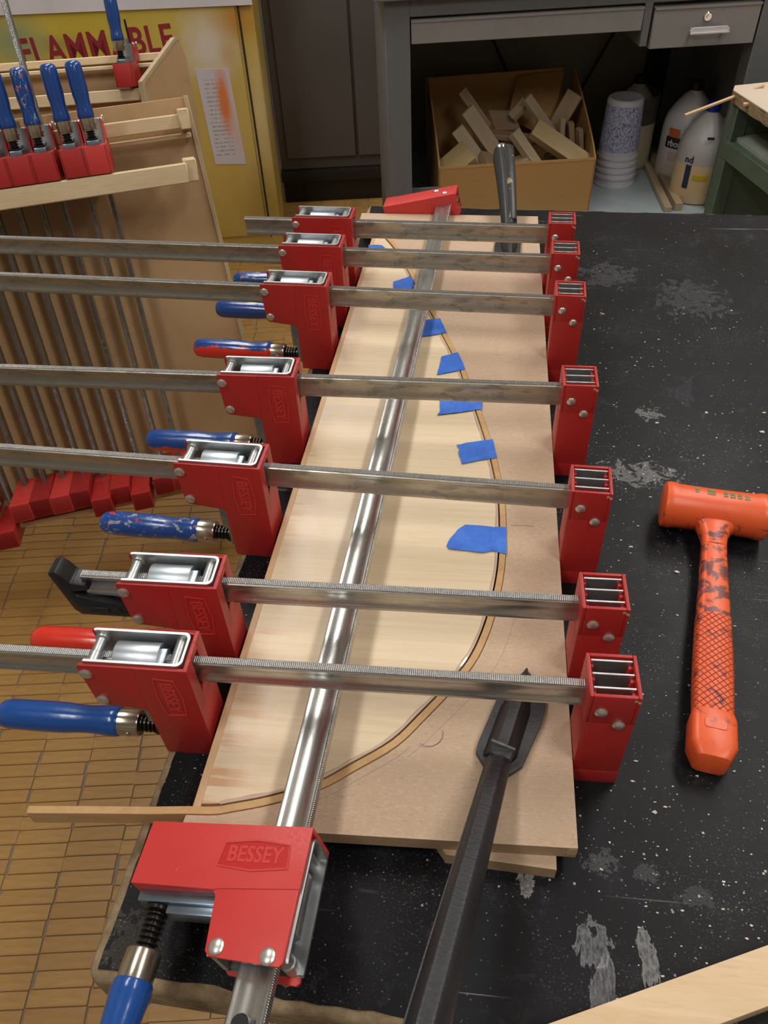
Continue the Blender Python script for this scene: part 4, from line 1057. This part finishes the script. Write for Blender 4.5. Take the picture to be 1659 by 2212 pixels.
o_ = fill.build('scrap_fill', 'scrap_brown', None, smooth=False); o_.matrix_world = box.matrix_world.copy()
tag(o_, 'loose small offcuts filling the bottom of the cardboard box', 'wood scrap', None, 'stuff')

# ------------------------------------------------------------------ things on the lower shelf
def shelf_pt(x, y): return P(x, y, -380)
# nested tubs, upside down stack
tx, ty = 420, 2672
tilt = 0
zs = [0, 26, 46, 66, 86]
for i, z in enumerate(zs):
    t = empty('plastic_tub', ('lowest white rim in the stack of nested tubs', 'second white rim from the bottom of the tub stack', 'third white rim from the bottom of the tub stack', 'fourth white rim from the bottom of the tub stack', 'upturned tub with blue print, topmost of the nested stack')[i], 'tub', Matrix.Translation(P(tx, ty, -380 + z)), 'nested white tubs beside the cardboard box')
    r_ = 66 - i * .8
    if i < 4: MB().lathe((0, 0, 0), (0, 0, 1), [(0, r_ - 2), (0, r_ + 1.5), (3, r_ + 2), (8, r_ + 1.5), (10, r_ - 1), (25 if i == 0 else 19, r_ - 2.4), (25 if i == 0 else 19, r_ - 5)], 36, False).build('rim', 'tub_white', t)
    else:
        MB().lathe((0, 0, 0), (0, 0, 1), [(0, r_ - 2), (0, r_ + 1.5), (3, r_ + 2), (8, r_ + 1.5), (10, r_ - 1), (24, r_ - 2), (24, .1)], 36).build('rim', 'tub_white', t)
        MB().lathe((0, 0, 0), (0, 0, 1), [(24, r_ - 1.8), (150, r_ - 7), (156, r_ - 7)], 36, False).build('printed_wall', 'tub_print', t)
        MB().lathe((0, 0, 0), (0, 0, 1), [(156, r_ - 7), (166, r_ - 8), (171, r_ - 12), (172, r_ - 16), (169, r_ - 20), (169, .1)], 36).build('base', 'tub_white', t)
def jug(label, x, y, h, r, rot_, body, low, lvl, capm, name='plastic_jug'):
    t = empty(name, label, 'jug', Matrix.Translation(P(x, y, -380)) @ Matrix.Rotation(math.radians(rot_), 4, 'Z'), None)
    rc = 17
    prof = [(0, r * .86), (4, r * .96), (12, r), (lvl, r)]
    up = [(lvl, r), (h * .52, r), (h * .60, r * .97), (h * .68, r * .88), (h * .78, r * .66), (h * .86, r * .42), (h * .90, rc + 1), (h * .93, rc)]
    MB().lathe((0, 0, 0), (0, 0, 1), [(0, .1)] + prof, 32, False).build('filled_part', low, t)
    MB().lathe((0, 0, 0), (0, 0, 1), up, 32, False).build('clear_part', body, t)
    MB().lathe((0, 0, h * .92), (0, 0, 1), [(0, rc + 3), (h * .08 - 2, rc + 3), (h * .08, rc + 1), (h * .08, .1)], 24).build('cap', capm, t)
    # handle loop
    hp = [Vector((r * .55, 0, h * .80)), Vector((r * .98, 0, h * .76)), Vector((r * 1.02, 0, h * .66)), Vector((r * .98, 0, h * .54)), Vector((r * .9, 0, h * .46))]
    sp_ = smooth_poly(hp, 5); rings = []
    for i, p in enumerate(sp_):
        a = sp_[max(0, i - 1)]; b = sp_[min(len(sp_) - 1, i + 1)]; d = (b - a).normalized(); s1 = Vector((0, 1, 0)); s2 = d.cross(s1)
        rings.append([tuple(p + s1 * 10 * math.cos(q) + s2 * 8 * math.sin(q)) for q in [2 * math.pi * k / 12 for k in range(12)]])
    MB().loft(rings).build('grip', body, t)
    return t
def wraplabel(t, r, z0_, z1_, a0, a1, mat, name='label_patch', dr_=.7):
    m_ = MB(); k = 12; rings = []
    for i in range(k + 1):
        a = math.radians(a0 + (a1 - a0) * i / k); c_, s_ = math.cos(a), math.sin(a)
        rings.append([((r - .5) * c_, (r - .5) * s_, z0_), ((r + dr_) * c_, (r + dr_) * s_, z0_), ((r + dr_) * c_, (r + dr_) * s_, z1_), ((r - .5) * c_, (r - .5) * s_, z1_)])
    m_.loft(rings); return m_.build(name, mat, t)
def wraptext(t, txt, size, r, zc, ac, mat, bold=.0008, sx=1.):
    me = text_mesh(txt, size, .0003, bold, sx); me.materials.clear(); me.materials.append(MT[mat])
    for v in me.vertices:
        a = math.radians(ac) + v.co.x / (r * .001); rr3 = (r + 1) * .001 + v.co.z
        v.co = Vector((rr3 * math.cos(a), rr3 * math.sin(a), zc * .001 + v.co.y))
    return link('label_text', me, t)
j1 = jug('gallon jug with blue cap, a third full of pale yellow glue', 656, 2560, 276, 76, 20, 'jug_milky', 'jug_glue', 118, 'cap_blue')
wraplabel(j1, 76.5, 50, 120, -155, -142, 'label_dark'); wraplabel(j1, 76.5, 118, 150, -158, -143, 'label_white'); wraptext(j1, 'nd', 26, 77, 134, -150, 'label_dark')
wraplabel(j1, 76.5, 78, 92, -135, -102, 'label_yellow'); wraplabel(j1, 76.5, 20, 125, -76, -50, 'label_tan'); wraplabel(j1, 77, 128, 146, -76, -50, 'label_dark'); wraplabel(j1, 77, 112, 127, -76, -50, 'label_yellow')
wraplabel(j1, 74.8, 196, 203, -122, -107, 'print_black')
j2 = jug('jug with black cap and a dark printed label, standing behind the blue capped jug', 634, 2722, 285, 78, 60, 'jug_milky', 'jug_pale_glue', 60, 'cap_black')
wraplabel(j2, 78.5, 108, 140, -210, -150, 'label_black'); wraptext(j2, 'rbon', 26, 79.3, 122, -186, 'label_white', sx=.9); wraplabel(j2, 78.5, 58, 107, -208, -152, 'label_white'); wraplabel(j2, 79, 70, 96, -196, -165, 'label_pink')
wraplabel(j2, 78.5, 141, 166, -205, -178, 'label_orange')
j3 = jug('cream coloured jug with black cap, partly hidden behind the tub stack', 478, 2820, 275, 70, 180, 'jug_milky', 'jug_cream', 225, 'cap_black')
wraplabel(j3, 70.5, 96, 112, -90, -20, 'label_black'); wraplabel(j3, 71, 110, 118, -60, -35, 'label_orange')
for k, (x0, y0_, x1, y1_, lab) in enumerate(((538, 2840, 562, 2440, 'left one of two flat pale sticks on the desk shelf'), (562, 2850, 594, 2450, 'right one of two flat pale sticks on the desk shelf'))):
    d = Vector((x1 - x0, y1_ - y0_, 0)); L2 = d.length
    m_ = MB().box(0, L2, -11, 11, 0, 16 + 8 * k); rm = Matrix.Rotation(math.atan2(d.y, d.x), 4, 'Z'); rm.translation = P(x0, y0_, -380)
    tag(m_.build('shelf_stick', 'scrap_pale', None, 1, 1, xf=rm), lab, 'wood stick', 'pale sticks on the desk shelf')

# ------------------------------------------------------------------ green wooden stand
GM = frame(594, 2172, -HT, 16)
gs = empty('green_stand', 'small green painted wooden stand with a lower shelf, at the right edge', 'stand', GM)
GT = HT + 20
for (x, y) in ((0, 0), (520, 0), (0, -440), (520, -440)):
    MB().box(x, x + 36, y - 38, y, 0, GT).build('leg', 'green_wood', gs, 2, 1)
for x in (0, 532):
    MB().box(x - 2, x + 20, -440, -10, GT - 128, GT - 84).build('side_rail', 'green_wood', gs, 2, 1)
MB().box(36, 520, -30, -12, GT - 72, GT - 2).build('apron', 'green_wood', gs, 1, 1)
MB().box(18, 536, -438, -4, GT - 86, GT - 74).build('shelf', 'green_shelf', gs, 1, 1)
MB().box(36, 520, -30, -14, 200, GT - 150).build('lower_back_board', 'green_wood', gs, 1, 1)
tb = empty('particle_board', 'laminated particle board with a broken edge, on top of the green stand', 'board', frame(594, 2172, 20.5, 16))
random.seed(8)
edge_ = [(-8 + random.uniform(-2, 2), -20 - k * 22) for k in range(20)]
MB().prism([(6, 12), (600, 12), (600, -470), (-6, -470)] + edge_[::-1], 'z', 0, 27).build('core', 'core_edge', tb, 2, 1)
MB().prism([(8, 14), (602, 14), (602, -472), (-8, -472), (-10, -14)], 'z', 27, 30.5).build('laminate', 'laminate_cream', tb, .6, 1)
def stick(p0, p1, r, lab):
    p0, p1 = Vector(p0), Vector(p1); d = (p1 - p0); L2 = d.length; d.normalize()
    sd = d.cross(Vector((0, 0, 1))).normalized(); u3 = sd.cross(d)
    m_ = MB().box(0, L2, -r, r, -r * .6, r * .6)
    tag(m_.build('thin_stick', 'maple_x', None, .5, 1, xf=axes(P(*p0), d, -sd, u3)), lab, 'wood stick')
stick((478, 2110, 8), (660, 2170, 56), 4.2, 'thin pale stick sticking out left from the board on the green stand')
stick((600, 2085, 40), (900, 2105, 66), 5, 'thin pale stick lying across the left edge of the particle board')

# the seeds of the clamps are no longer needed
def drop(o_):
    for ch in list(o_.children): drop(ch)
    bpy.data.objects.remove(o_)
drop(fixed0); drop(head0)
